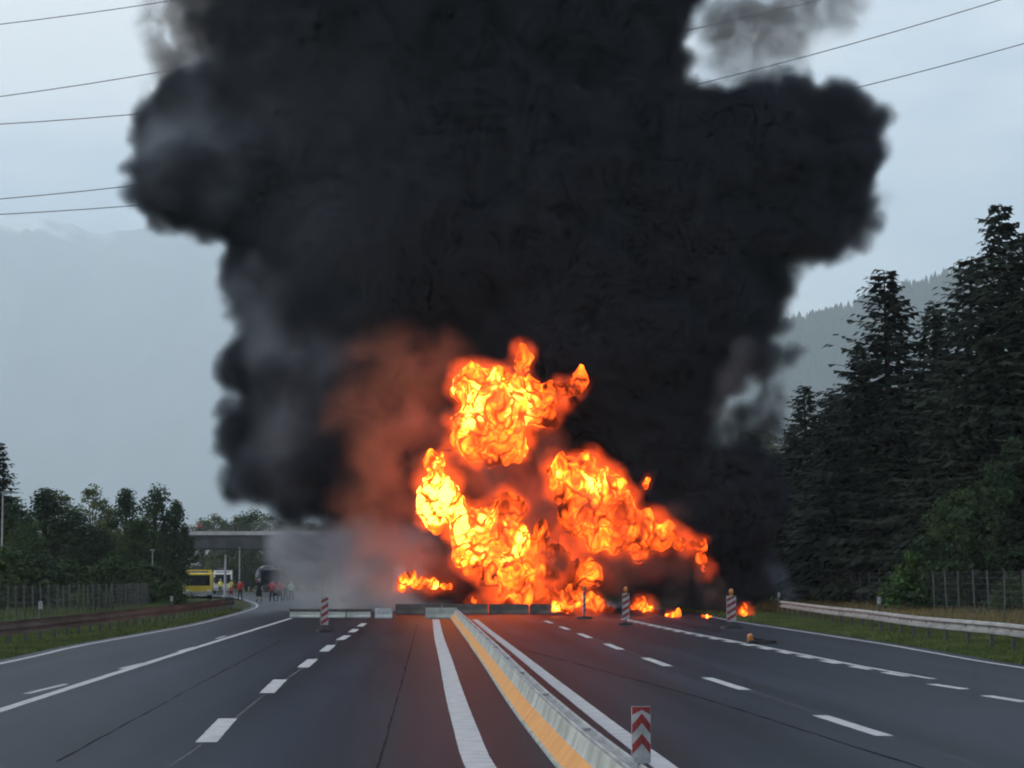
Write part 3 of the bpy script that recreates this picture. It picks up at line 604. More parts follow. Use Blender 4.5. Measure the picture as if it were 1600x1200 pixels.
def far_wood():
    r = random.Random(3); mb = MB()
    def hy(x):
        for (a, b), (c, d) in zip(hillp, hillp[1:]):
            if a <= x <= c: return b + (d - b) * (x - a) / (c - a)
        return 500
    me = hill.data; 
    from mathutils.bvhtree import BVHTree
    bv = BVHTree.FromPolygons([v.co for v in me.vertices], [tuple(p.vertices) for p in me.polygons])
    n = 0
    while n < 9000:
        px = r.uniform(1050, 1800); Y = HY - 780 * r.random() ** 1.5
        X = at(px, 600, Y).x
        hit = bv.ray_cast(Vector((X, Y, 5000)), Vector((0, 0, -1)))
        if hit[0] is None: continue
        p = hit[0]; h = r.uniform(17, 34); w = h * r.uniform(.16, .26); k = 5; a0 = r.random() * 6
        vs = []
        for (zz, ww) in ((0.12, 1.0), (0.5, 0.62), (0.46, 0.8)):
            for j in range(k):
                a = a0 + 6.283 * j / k; q = ww * w * r.uniform(.75, 1.25); vs.append((p.x + q * math.cos(a), p.y + q * math.sin(a), p.z + zz * h))
        vs.append((p.x + r.uniform(-.3, .3), p.y, p.z + h))
        fs = [(j, (j + 1) % k, k + (j + 1) % k, k + j) for j in range(k)] + [(2 * k + j, 2 * k + (j + 1) % k, 3 * k) for j in range(k)]
        mb.add(vs, fs); n += 1
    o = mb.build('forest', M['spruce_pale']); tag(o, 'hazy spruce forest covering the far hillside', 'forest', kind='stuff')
far_wood()

# ================================================================== TREES
def conifer(H, wid, seed, mname='spruce', dens=1.0, gap=0.0):
    r = random.Random(seed); root = empty('spruce_tree')
    lean = Vector((r.uniform(-.01, .01), r.uniform(-.01, .01), 0)) * H
    tk = MB(); tk.tube([(0, 0, -0.5), lean * .2 + Vector((0, 0, H * .3)), lean * .6 + Vector((0, 0, H * .7)), lean + Vector((0, 0, H * .99))], [H * .013, H * .010, H * .005, .015], 7)
    cw = MB()
    z = H * (0.06 + gap)
    while z < H * 0.99:
        u = z / H; L0 = wid * (1 - u) ** 0.82 * (1 - 0.35 * max(0, 0.16 - u) / .16) + 0.16
        nb = 6 + int(5 * (1 - u)); a0 = r.random() * 6.28; side = r.uniform(.7, 1.2); zs = (0.24 + 0.34 * (1 - u)) * (H / 22) ** .5
        for b in range(nb):
            if r.random() < 0.07: continue
            a = a0 + 6.283 * b / nb + r.uniform(-.6, .6); Lb = L0 * r.uniform(.45, 1.2) * (side if b % 2 else 1)
            dirv = Vector((math.cos(a), math.sin(a), 0)); tan = Vector((-math.sin(a), math.cos(a), 0))
            rise = r.uniform(.05, .28) if u > .72 else r.uniform(-.30, .0)
            base = lean * u + Vector((0, 0, z + r.uniform(0, 1) * zs))
            tk.tube([base, base + dirv * Lb * .55 + Vector((0, 0, rise * Lb * .4))], [0.035 * (1 - u) + .012, .008], 3, cap=False)
            ns = max(3, int((3.2 + Lb * 4.6) * dens))
            for s in range(ns):
                t = (s + r.random()) / ns; t = 0.12 + .88 * t
                q = base + dirv * Lb * t + Vector((0, 0, rise * Lb * t - (.30 * t * t * (1 - u)) * Lb * .6 + .22 * Lb * t ** 3 * (1 - .6 * u)))
                sl = (0.36 + .66 * (1 - u)) * r.uniform(.6, 1.25) * (1.15 - .55 * t); sw = sl * r.uniform(.28, .46)
                out_ = (dirv * r.uniform(.5, 1.0) + tan * r.uniform(-1, 1)).normalized()
                e = q + out_ * sl + Vector((0, 0, -sl * r.uniform(.1, .95)))
                sd_ = out_.cross(Vector((0, 0, 1))) * sw + Vector((0, 0, r.uniform(-.3, .3) * sw))
                cw.add([q, q + out_ * sl * .45 + sd_, e, q + out_ * sl * .45 - sd_ + Vector((0, 0, -.25 * sl))], [(0, 1, 2), (0, 2, 3)])
        z += zs * .8
    tk.build('trunk', M['bark'], root); cw.build('crown', M[mname], root)
    return root
def broadleaf(H, wx, seed, mname='leaf_dark', leaf=0.26, n=6500, low=0.12, clumps=46, name='broadleaf_tree', slim=0.0):
    r = random.Random(seed); root = empty(name); tk = MB(); cw = MB()
    tk.tube([(0, 0, -.4), (r.uniform(-.1, .1) * wx, r.uniform(-.1, .1), H * .35), (r.uniform(-.2, .2) * wx, 0, H * .72)], [H * .017, H * .012, H * .004], 6)
    cs = []
    for k in range(clumps):
        u = low + (1 - low) * (k + r.random()) / clumps
        prof = math.sin(math.pi * min(1, (u - low) / (1 - low) * .86 + .14)) ** .75
        a = r.random() * 6.283; q = wx * prof * r.uniform(.35, 1.0)
        c = Vector((q * math.cos(a), q * math.sin(a), H * u * r.uniform(.94, 1.02))); cs.append(c)
        if k % 2 == 0: tk.tube([(0, 0, max(.2, c.z * .62)), c * .55 + Vector((0, 0, c.z * .36)), c], [H * .006, H * .004, .012], 4, cap=False)
    per = n // clumps
    for c in cs:
        rad = wx * r.uniform(.20, .38); sq = r.uniform(.6, 1.2)
        for k in range(per):
            d = Vector((r.gauss(0, 1), r.gauss(0, 1), r.gauss(0, 1) * sq)); d = d.normalized() * rad * r.random() ** .45
            p = c + d; s = leaf * r.uniform(.5, 1.3)
            a = Vector((r.gauss(0, 1), r.gauss(0, 1), r.gauss(0, .6))).normalized(); b = a.cross(Vector((r.gauss(0, 1), r.gauss(0, 1), r.gauss(0, 1)))).normalized()
            cw.add([p - a * s * .5, p + b * s * .3, p + a * s * .5, p - b * s * .3], [(0, 1, 2, 3)])
    tk.build('trunk', M['bark'], root); cw.build('crown', M[mname], root)
    return root
def put(proto, loc, rz, s, sxy=1.0, label=None, cat='tree', group=None, used={}):
    k = proto.name
    o = copy_tree(proto) if used.get(k) else proto
    used[k] = True
    o.location = loc; o.rotation_euler = (0, 0, rz); o.scale = (s * sxy, s * sxy, s)
    tag(o, label, cat, group); return o
def gz(x, y):
    if x > 15.5: return -0.02 + 0.018 * min(40, x - 15.5)
    if x < -13.5: return -0.03 - 0.02 * min(30, -13.5 - x)
    return -0.03
CON = [conifer(22, 5.2, 11), conifer(22, 5.8, 12), conifer(22, 4.6, 13), conifer(22, 5.4, 14, dens=.9), conifer(22, 6.4, 15), conifer(22, 4.2, 16, dens=1.15)]
def con_at(px, top, Y, k, label, sxy=1.0, group='spruces of the roadside wood'):
    sxy *= 1.15
    b = at(px, 900, Y); t = at(px, top, Y).z; z = gz(b.x, Y)
    put(CON[k], (b.x, Y, z), rnd.random() * 6.28, (t - z) / 22, sxy, label, 'tree', group)
con_at(1570, 316, 128, 0, 'tallest dark spruce of the wood, its spire highest against the sky', 1.3)
con_at(1515, 398, 139, 4, 'dark spruce shouldering up just before the tallest spire', 1.4)
con_at(1396, 418, 150, 3, 'tall dark spruce with ragged top left of the tallest one', 1.5)
con_at(1468, 470, 158, 2, 'dark spruce filling the notch between the two highest tops', 1.2)
con_at(1625, 360, 124, 1, 'dark spruce cut by the right edge of the picture', 1.35)
con_at(1345, 540, 164, 5, 'dark spruce stepping down towards the fire from the ragged-topped one', 1.3)
con_at(1300, 612, 174, 4, 'lower dark spruce third from the smoke', 1.3)
con_at(1263, 600, 186, 2, 'slim spruce standing out alone second from the smoke', 1.5)
con_at(1238, 664, 192, 3, 'last spruce of the wood beside the smoke', 1.5)
r2 = random.Random(5)
k2 = 0
for row, (xa, ya, yb, n, hmin, hmax) in enumerate(((31, 100, 190, 13, 11, 15), (36, 112, 200, 14, 13, 17), (42, 120, 230, 13, 14, 18), (50, 125, 240, 10, 15, 19))):
    for i in range(n):
        Y = ya + (yb - ya) * (i + r2.uniform(.1, .9)) / n; X = xa + r2.uniform(-2, 2); h = r2.uniform(hmin, hmax)
        if X / Y > .285: continue
        put(CON[r2.randrange(6)], (X, Y, gz(X, Y)), r2.random() * 6.28, h / 22, 1.5, 'dark spruce in the deep shade of the wood behind the fence', 'tree', 'inner spruces of the wood'); k2 += 1
BL = [broadleaf(9, 2.6, 21, 'leaf_dark'), broadleaf(9, 2.2, 22, 'leaf_dark'), broadleaf(9, 3.0, 23, 'leaf_mid'), broadleaf(9, 2.4, 24, 'leaf_pale', n=4200)]
BU = [broadleaf(3, 1.5, 31, 'leaf_dark', .2, 3200, .02, 26, 'bush'), broadleaf(3, 1.7, 32, 'leaf_mid', .2, 3200, .02, 26, 'bush'), broadleaf(3, 1.6, 33, 'leaf_bright', .2, 3000, .02, 24, 'bush')]
def bl_at(px, top, Y, k, label, sxy=1.0, group='broadleaf trees at the left', protos=BL, H=9, cat='tree'):
    b = at(px, 900, Y); t = at(px, top, Y).z; z = gz(b.x, Y)
    put(protos[k], (b.x, Y, z), rnd.random() * 6.28, (t - z) / H, sxy, label, cat, group)
# right edge: young broadleaf trees and bushes in front of the spruces
g = 'young trees before the spruce wood'
bl_at(1555, 735, 112, 0, 'young broadleaf tree before the spruces at the right edge', 1.1, g)
bl_at(1500, 770, 116, 2, 'young green broadleaf tree between the fence bush and the right edge', 1.0, g)
bl_at(1590, 690, 118, 1, 'tallest young broadleaf tree at the very right edge', 1.0, g)
bl_at(1425, 866, 112, 2, 'bright green bush growing through the right fence', 1.1, g, BU, 3, 'bush')
bl_at(1452, 845, 112, 0, 'dark bush just right of the bright bush at the fence', 1.2, g, BU, 3, 'bush')
bl_at(1575, 905, 104, 1, 'low scrub bush at the right edge behind the guardrail', 1.3, g, BU, 3, 'bush')
bl_at(1193, 680, 215, 3, 'yellow-green tree lit behind the smoke edge', 1.5, g)
bl_at(1330, 880, 140, 0, 'dark bush in the shade behind the fence posts', 1.6, g, BU, 3, 'bush')
# left: tree belt
con_at(-4, 690, 172, 2, 'dark spruce cut by the left edge of the picture', 1.3, 'left tree belt')
for (px, top, Y, k, sx, lab) in ((28, 792, 166, 0, 1.2, 'dark round tree right beside the left-edge spruce'), (72, 768, 172, 1, 1.35, 'tall dark tree, second from the left-edge spruce'), (112, 800, 178, 0, 1.3, 'broad dark tree in the middle of the left tree belt'),
        (143, 762, 205, 3, .9, 'pale slender tree rising behind the left tree belt'), (172, 795, 205, 3, 1.0, 'pale tree half hidden behind the dark belt'), (196, 768, 186, 1, .95, 'slim dark tree with pointed top in the left belt'),
        (240, 768, 192, 0, 1.0, 'dark tree with a split top toward the bridge'), (272, 785, 205, 1, .8, 'dark tree at the end of the belt beside the bridge'), (222, 810, 182, 2, 1.1, 'green tree low in front of the split-topped one'),
        (45, 820, 158, 2, 1.2, 'mid-green tree low at the left belt edge'), (150, 830, 172, 0, 1.4, 'dark low tree filling the middle of the belt'), (255, 825, 192, 0, 1.0, 'dark low tree leaning to the bridge abutment'), (288, 830, 236, 1, .9, 'last dark tree hanging over the bridge end'),
        (90, 772, 215, 3, 1.1, 'pale crown peeping above the tall dark tree'), (10, 780, 210, 3, 1.1, 'pale crown behind the round tree at the left edge')):
    bl_at(px, top, Y, k, lab, sx)
for (px, top, Y, k, sx, lab) in ((15, 868, 138, 1, 1.7, 'bushy thicket at the left edge behind the fence'), (60, 872, 142, 0, 1.7, 'dark thicket behind the fence by the white-topped post'), (105, 880, 144, 1, 1.5, 'green thicket left of the bright bush'),
        (128, 918, 122, 2, .9, 'bright green bush at the left guardrail'), (150, 925, 124, 0, 1.2, 'dark bush right beside the bright green one'), (175, 878, 150, 1, 1.6, 'green thicket in the middle behind the fence'), (215, 882, 156, 0, 1.6, 'dark thicket right of the middle one'),
        (238, 890, 160, 1, 1.3, 'green thicket close to the yellow truck'), (272, 912, 146, 1, 1.2, 'green bush at the far end of the left fence'), (280, 925, 140, 0, .9, 'dark bush where the left guardrail bends away')):
    bl_at(px, top, Y, k, lab, sx, 'bushes along the left fence', BU, 3, 'bush')
# beyond the bridge: pale far trees
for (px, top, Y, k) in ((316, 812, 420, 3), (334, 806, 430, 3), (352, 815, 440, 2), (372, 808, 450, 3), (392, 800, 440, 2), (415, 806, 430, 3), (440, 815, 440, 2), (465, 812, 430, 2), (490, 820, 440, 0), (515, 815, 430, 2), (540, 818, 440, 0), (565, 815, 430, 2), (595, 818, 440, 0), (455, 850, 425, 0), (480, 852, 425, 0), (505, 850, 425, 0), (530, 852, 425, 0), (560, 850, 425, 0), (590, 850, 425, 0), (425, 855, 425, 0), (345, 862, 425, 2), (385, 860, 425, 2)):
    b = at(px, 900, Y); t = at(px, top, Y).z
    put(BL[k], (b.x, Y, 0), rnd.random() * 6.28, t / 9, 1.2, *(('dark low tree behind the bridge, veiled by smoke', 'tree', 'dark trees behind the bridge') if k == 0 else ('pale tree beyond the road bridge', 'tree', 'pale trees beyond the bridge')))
for (px, top, Y) in ((385, 805, 460), (350, 812, 465)):
    con_at(px, top, Y, 2, 'small far spruce beyond the road bridge', 1.4, 'small spruces beyond the bridge')

# ================================================================== GRASS
def grass(name, pts, label, m, h=0.3, seed=1):
    r = random.Random(seed); mb = MB()
    for p in pts:
        for k in range(4):
            a = r.random() * 6.283; hh = h * r.uniform(.5, 1.4); w = .035 * r.uniform(.6, 1.4)
            o = Vector((r.uniform(-.15, .15), r.uniform(-.15, .15), 0)); d = Vector((math.cos(a), math.sin(a), 0)); q = Vector((-d.y, d.x, 0)) * w; e = d * hh * r.uniform(.1, .7) + Vector((0, 0, hh))
            mb.add([p + o - q, p + o + q, p + o + e], [(0, 1, 2)])
    o = mb.build(name, m); tag(o, label, 'grass', kind='stuff')
def strip(n, ya, yb, xf, seed):
    r = random.Random(seed); P = []
    while len(P) < n:
        Y = ya + (yb - ya) * r.random() ** 1.3; x0, x1 = xf(Y); X = r.uniform(x0, x1); P.append(Vector((X, Y, gz(X, Y) - .02 + .10 * noise.noise(Vector((X * 0.13, Y * 0.13, 3))) * (X > 15.5) + .10 * noise.noise(Vector((X * 0.11, Y * 0.11, 0))) * (X < -13.5))))
    return P
def redge(Y): return along([p for p in right_edge], 0)[0].x if False else min(right_edge, key=lambda p: abs(p.y - Y)).x
def ledge(Y):
    c = [p for p in left_edge if abs(p.y - Y) < 3]
    return max(p.x for p in c) if c else -16
def ledge_min(Y):
    c = [p for p in left_edge if abs(p.y - Y) < 3]
    return min(p.x for p in c) if c else -16
grass('grass', strip(15000, 46, 150, lambda Y: (redge(Y) + .55, redge(Y) + 5.5), 2), 'green verge grass under the steel guardrail', M['grass'], .12)
grass('grass', strip(7000, 60, 150, lambda Y: (redge(Y) + 5, redge(Y) + 13), 3), 'dry tall grass along the right fence', M['dry_grass'], .5, 4)
grass('grass', strip(14000, 46, 150, lambda Y: (ledge_min(Y) - 5.5, ledge_min(Y) - .5), 5), 'green verge grass below the brown guardrail', M['grass'], .13, 6)
grass('grass', strip(7000, 60, 170, lambda Y: (-26, -15.5), 8), 'rank green grass behind the brown guardrail', M['grass'], .55, 9)
# ================================================================== GUARDRAILS, FENCES, POSTS
wbeam = [(0.03, 0.0), (-0.05, 0.035), (-0.06, 0.10), (0.055, 0.155), (0.065, 0.19), (0.055, 0.225), (-0.06, 0.28), (-0.05, 0.345), (0.03, 0.38)]
def guardrail(name, path, prof, z0, ztop, spacing, mb_, mp_, label, side, unit=12.0):
    root = empty(name, path[0]); o = path[0].copy(); T = plen(path)
    s = 0
    while s < T - 0.2:
        e = min(T, s + unit)
        MB().sweep([v - o for v in sub(path, s, e + (0.02 if e < T else 0), 2.0)], [(a * side, z + z0) for a, z in prof]).build('rail_beam', mb_, root)
        s = e
    proto = None; s = 0.3
    while s < T:
        p, hd = along(path, s)
        if proto is None:
            m = MB(); m.box((side * 0.13, 0, ztop / 2 - .15), (0.11, 0.11, ztop + .3)); m.box((side * 0.075, 0, z0 + .2), (0.06, .12, .16)); proto = m.mesh('post')
        link('post', proto, mp_, root, p - o, (0, 0, -hd)); s += spacing
    tag(root, label, 'guardrail')
rr = spline([gnd(1700, 1043) , gnd(1576, 1018), gnd(1437, 1000), gnd(1344, 983.5), gnd(1296, 976.5), gnd(1220, 962.8)][::-1], 1.0)[::-1]
rr = [Vector((rr[0].x - .25, 30, 0))] + rr
for p in rr: p.z = gz(p.x, p.y)
guardrail('guardrail', rr, wbeam, 0.42, 0.72, 2.8, M['galv'], M['galv_dark'], 'galvanised steel guardrail with dark posts along the wood', 1)
m_ = MB(); e_ = rr[-1]; m_.box((e_.x, e_.y + .15, e_.z + .42), (.14, .06, .9)); 
lr = spline([Vector((-11.9, 28, -.03)), gnd(-40, 1019), gnd(61, 1003), gnd(160, 988), gnd(240, 975), gnd(310, 963), gnd(350, 956), gnd(366, 953)], 1.0)
for p in lr: p.z = gz(p.x, p.y)
box_rail = [(0.0, 0.0), (0.03, 0.02), (0.03, 0.13), (-0.03, 0.17), (-0.03, 0.25), (0.03, 0.29), (0.03, 0.40), (0.0, 0.43), (-.05, .43)]
guardrail('guardrail', lr, box_rail, 0.38, 0.70, 2.5, M['brown_rail'], M['galv_dark'], 'brown weathered guardrail at the left roadside', -1)

def fence(path, label, h=1.7, spacing=3.0, tilt=None):
    root = empty('wire_fence', path[0]); o = path[0].copy(); T = plen(path); proto = None; s = 0; r = random.Random(9)
    while s < T:
        p, hd = along(path, s)
        if proto is None:
            m = MB(); m.tube([(0, 0, -.3), (0, 0, h)], .035, 6); proto = m.mesh('post')
        link('post', proto, M['fence'], root, p - o, (r.uniform(-.03, .03), r.uniform(-.05, .05), 0)); s += spacing * r.uniform(.9, 1.1)
    for k in range(9):
        MB().tube([v - o + Vector((0, 0, .08 + k * (h - .15) / 8)) for v in sub(path, 0, T, 3.0)], .006, 3, cap=False).build('wire', M['fence'], root)
    w = MB(); s = 0
    while s < T:
        p, hd = along(path, s); q = p - o; w.tube([q + Vector((0, 0, .05)), q + Vector((0, 0, h - .06))], .005, 3, cap=False); s += .3
    x = w.build('wire_mesh', M['fence'], root); x['kind'] = 'stuff'
    tag(root, label, 'fence')
fr_ = [Vector((23.6, 62, 0)), Vector((24.0, 90, 0)), Vector((25.0, 110, 0)), Vector((26.0, 135, 0)), Vector((27.5, 170, 0))]
for p in fr_: p.z = gz(p.x, p.y)
fence(spline(fr_, 2), 'tall wire fence with thin posts before the spruce wood', 2.3, 3.4)
fl_ = [Vector((-16.2, 70, 0)), Vector((-16.6, 100, 0)), Vector((-17.2, 130, 0)), Vector((-19.0, 160, 0))]
for p in fl_: p.z = gz(p.x, p.y)
fence(spline(fl_, 2), 'wire fence with pale posts behind the brown guardrail', 1.9, 2.2)
def delineator(p, label, h=1.0, lean=0.0):
    root = empty('marker_post', p); root.rotation_euler = (0, lean, 0)
    a = MB(); a.lathe((0, 0, 0), [(.05, -.2), (.05, h * .78), (.045, h * .8)], 8); a.build('post', M['galv_dark'], root)
    b = MB(); b.box((0, 0, h * .88), (.13, .05, h * .22)); b.build('head', M['white'], root)
    c = MB(); c.box((0, -.028, h * .9), (.05, .006, .14)); c.build('reflector', M['galv'], root)
    tag(root, label, 'marker post', 'marker posts at the guardrails')
p = at(1405, 960, 88); delineator(Vector((17.9, 88, gz(17.9, 88))), 'white-topped marker post behind the steel guardrail, before the bright bush', 1.35)
e0 = rr[-1]; delineator(e0 + Vector((.1, 1.2, 0)), 'white-topped marker post at the far end of the steel guardrail', 1.25)
delineator(Vector((at(63, 960, 78).x, 78, gz(-13, 78))), 'dark marker post with pale top behind the brown guardrail', 1.35)
delineator(Vector((at(268, 940, 118).x, 118, gz(-14, 118))), 'marker post near the bend of the brown guardrail', 1.2)

# ---- warning beacons
def beacon(px, base, H, w, label, lamp=False, rz=0.0, chevron=False, foot=True, lamp_lit=None):
    p = gnd(px, base); root = empty('warning_beacon', p, rz)
    z0 = .12 if foot else 0
    if foot:
        f = MB(); f.box((0, 0, .05), (w * 1.9, .75, .1), taper=.92); f.box((0, 0, .10), (w * .8, .3, .06)); f.build('foot', M['rubber'], root)
    b = MB(); b.box((0, .02, z0 + .1), (.05, .05, .3)); b.build('socket', M['galv_dark'], root)
    zb = z0 + .16; hb = H - zb
    pl = MB(); pl.box((0, 0, zb + hb / 2), (w, .035, hb)); pl.build('panel', M['white'], root)
    n = 4
    for s_ in (-1, 1):                      # red slanting bands on both faces
        for k in range(n):
            z = zb + hb * (k + .05) / n; dz = hb / n * .52; sl = w * .55
            zz = [z, z + sl, z + sl + dz, z + dz] if s_ < 0 else [z + sl, z, z + dz, z + sl + dz]
            zz = [min(zb + hb - .005, v) for v in zz]; y = s_ * .0205
            st = MB(); st.add([(-w / 2 + .012, y, zz[0]), (w / 2 - .012, y, zz[1]), (w / 2 - .012, y, zz[2]), (-w / 2 + .012, y, zz[3])], [(0, 1, 2, 3) if s_ < 0 else (3, 2, 1, 0)])
            st.build('red_band', M['red'], root)
    if lamp:
        l = MB(); l.box((0, 0, H + .03), (.12, .10, .07)); l.lathe((0, 0, H + .06), [(.07, 0), (.095, .04), (.10, .12), (.085, .2), (.03, .235)], 12); l.build('warning_lamp', M['amber'], root, smooth=False)
    tag(root, label, 'beacon', 'warning beacons on the road'); return root
beacon(507, 988, 1.36, .30, 'lone dark red-and-white beacon on the left carriageway', rz=R(12))
beacon(913, 967, 1.42, .22, 'slim red-and-white beacon standing against the ground flames', lamp=True, rz=R(50))
beacon(978, 977, 1.42, .32, 'red-and-white beacon beside the head of the right lane line', lamp=True, rz=R(-8))
beacon(1143, 982, 1.36, .40, 'white-edged beacon with amber lamp on the right shoulder', lamp=True, rz=R(5))
# ---- toppled beacon lying on the right lane line
p = gnd(1183, 1006); root = empty('toppled_beacon', p, R(6))
m = MB(); m.box((.15, 0, .06), (.95, .34, .10), taper=.9); m.build('foot', M['rubber'], root)
m = MB(); m.box((.0, .22, .15), (.5, .25, .04), ry=R(8)); m.build('panel', M['rubber'], root)
m = MB(); m.box((-.24, -.05, .14), (.16, .14, .10)); m.lathe((-.24, -.05, .15), [(.08, 0), (.10, .04), (.10, .10), (.08, .15), (.03, .18)], 12); m.build('warning_lamp', M['amber'], root)
tag(root, 'toppled dark beacon with orange lamp lying on the right lane line', 'beacon')
# ---- chevron marker on the barrier top
q = min(bpath, key=lambda v: abs(v.y - 20.2)); hd = 0
root = empty('chevron_marker', q + Vector((0.40, 0, .456)), R(6))
w, H = .172, .50
m = MB(); m.box((0, 0, .025), (.15, .10, .05)); m.build('foot', M['galv'], root)
prof = [(-w / 2, .0), (-w / 4, -.022), (0, -.03), (w / 4, -.022), (w / 2, 0)]
m = MB()
vs = [(x, y, z) for z in (.05, H) for (x, y) in prof] + [(x, y + .02, z) for z in (.05, H) for (x, y) in prof]
fs = [(j, j + 1, 6 + j, 5 + j) for j in range(4)] + [(10 + j + 1, 10 + j, 15 + j, 16 + j) for j in range(4)] + [(0, 5, 15, 10), (9, 4, 14, 19)] + [(5 + j, 6 + j, 16 + j, 15 + j) for j in range(4)] + [(11 + j, 10 + j, j, j + 1) for j in range(4)]
m.add(vs, fs); m.build('panel', M['white'], root)
def chev(z0, th, drop, top=None):
    mm = MB(); P = []
    for (x, y) in prof:
        P.append((x * .97, y - .003, z0 + drop * (1 - abs(x) / (w / 2)))); 
    for (x, y) in prof:
        zt = z0 + th + drop * (1 - abs(x) / (w / 2)); P.append((x * .97, y - .003, zt if top is None else min(max(zt, top), top)))
    mm.add(P, [(j, j + 1, 6 + j, 5 + j) for j in range(4)]); mm.build('red_chevron', M['red'], root)
chev(.075, .085, .10); chev(.255, .085, .10); chev(.425, .03, .045, H - .004)
tag(root, 'red-and-white chevron marker on top of the median barrier', 'marker')

# ================================================================== POWER LINES
def wire(x0, y0, slope, curv, Y, label):
    pts = [at(x, y0 + slope * (x - x0) + .5 * curv * (x - x0) ** 2, Y - (x - 800) * .012) for x in range(-500, 2300, 70)]
    tag(MB().tube(pts, .055, 5, cap=True).build('power_line', M['wire'], smooth=True), label, 'power line', 'power lines behind the smoke')
wire(0, 335, -.050, -.000146, 250, 'lowest power line, crossing just over the mountain crest')
wire(0, 311, -.085, -.000146, 250, 'second lowest power line in the sky')
wire(0, 194, -.058, -.000146, 250, 'middle power line behind the round smoke lobe')
wire(0, 151, -.135, -.000146, 250, 'second highest power line left of the smoke')
wire(0, 38, -.118, -.000146, 250, 'highest power line in the upper left corner')
# ================================================================== BRIDGE, VEHICLES, PEOPLE
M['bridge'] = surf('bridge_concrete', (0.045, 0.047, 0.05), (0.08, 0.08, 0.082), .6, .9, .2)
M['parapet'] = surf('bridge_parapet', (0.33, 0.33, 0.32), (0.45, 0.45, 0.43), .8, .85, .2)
M['yellow'] = surf('yellow_paint', (0.50, 0.38, 0.03), (0.62, 0.48, 0.05), 1.5, .4, .5)
M['cream'] = surf('cream_paint', (0.55, 0.52, 0.44), (0.66, 0.63, 0.54), 1.5, .5, .4)
M['darkpaint'] = surf('dark_paint', (0.03, 0.033, 0.04), (0.055, 0.058, 0.065), 1.5, .4, .5)
M['glass'] = surf('dark_glass', (0.012, 0.014, 0.018), (0.02, 0.022, 0.026), 1, .08, .6)
M['redpaint'] = surf('red_paint', (0.35, 0.03, 0.025), (0.42, 0.05, 0.04), 1.5, .4, .5)
M['lamp'] = surf('lamp_glass', (0.55, 0.55, 0.52), (0.7, 0.7, 0.66), 3, .2, .6)
M['blue'] = surf('blue_lens', (0.03, 0.07, 0.30), (0.05, 0.10, 0.40), 3, .2, .6)
# ---- overbridge
BY = 330
a, b = at(250, 845, BY), at(700, 845, BY)
root = empty('road_bridge', (0, BY, 0))
zt = at(330, 836, BY).z; zb = at(330, 858, BY).z
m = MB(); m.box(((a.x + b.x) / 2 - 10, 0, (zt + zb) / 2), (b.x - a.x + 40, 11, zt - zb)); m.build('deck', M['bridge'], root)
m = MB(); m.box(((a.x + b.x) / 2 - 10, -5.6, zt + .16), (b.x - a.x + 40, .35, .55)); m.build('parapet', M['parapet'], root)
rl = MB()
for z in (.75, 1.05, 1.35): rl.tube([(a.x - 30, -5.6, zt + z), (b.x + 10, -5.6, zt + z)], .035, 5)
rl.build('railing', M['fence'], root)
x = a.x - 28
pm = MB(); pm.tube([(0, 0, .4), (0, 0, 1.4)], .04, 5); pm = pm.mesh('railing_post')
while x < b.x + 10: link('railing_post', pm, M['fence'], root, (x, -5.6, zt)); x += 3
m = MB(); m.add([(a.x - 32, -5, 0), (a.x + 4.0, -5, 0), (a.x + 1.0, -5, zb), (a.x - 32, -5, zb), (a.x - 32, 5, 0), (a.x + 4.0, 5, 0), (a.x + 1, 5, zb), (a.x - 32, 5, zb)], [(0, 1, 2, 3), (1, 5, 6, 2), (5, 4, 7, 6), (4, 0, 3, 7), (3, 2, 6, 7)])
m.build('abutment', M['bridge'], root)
for px in (520, 640):
    m = MB(); m.box((at(px, 900, BY).x, 0, zb / 2), (1.2, 6, zb)); m.build('pier', M['bridge'], root)
tag(root, 'grey concrete road bridge crossing behind the smoke', 'bridge')
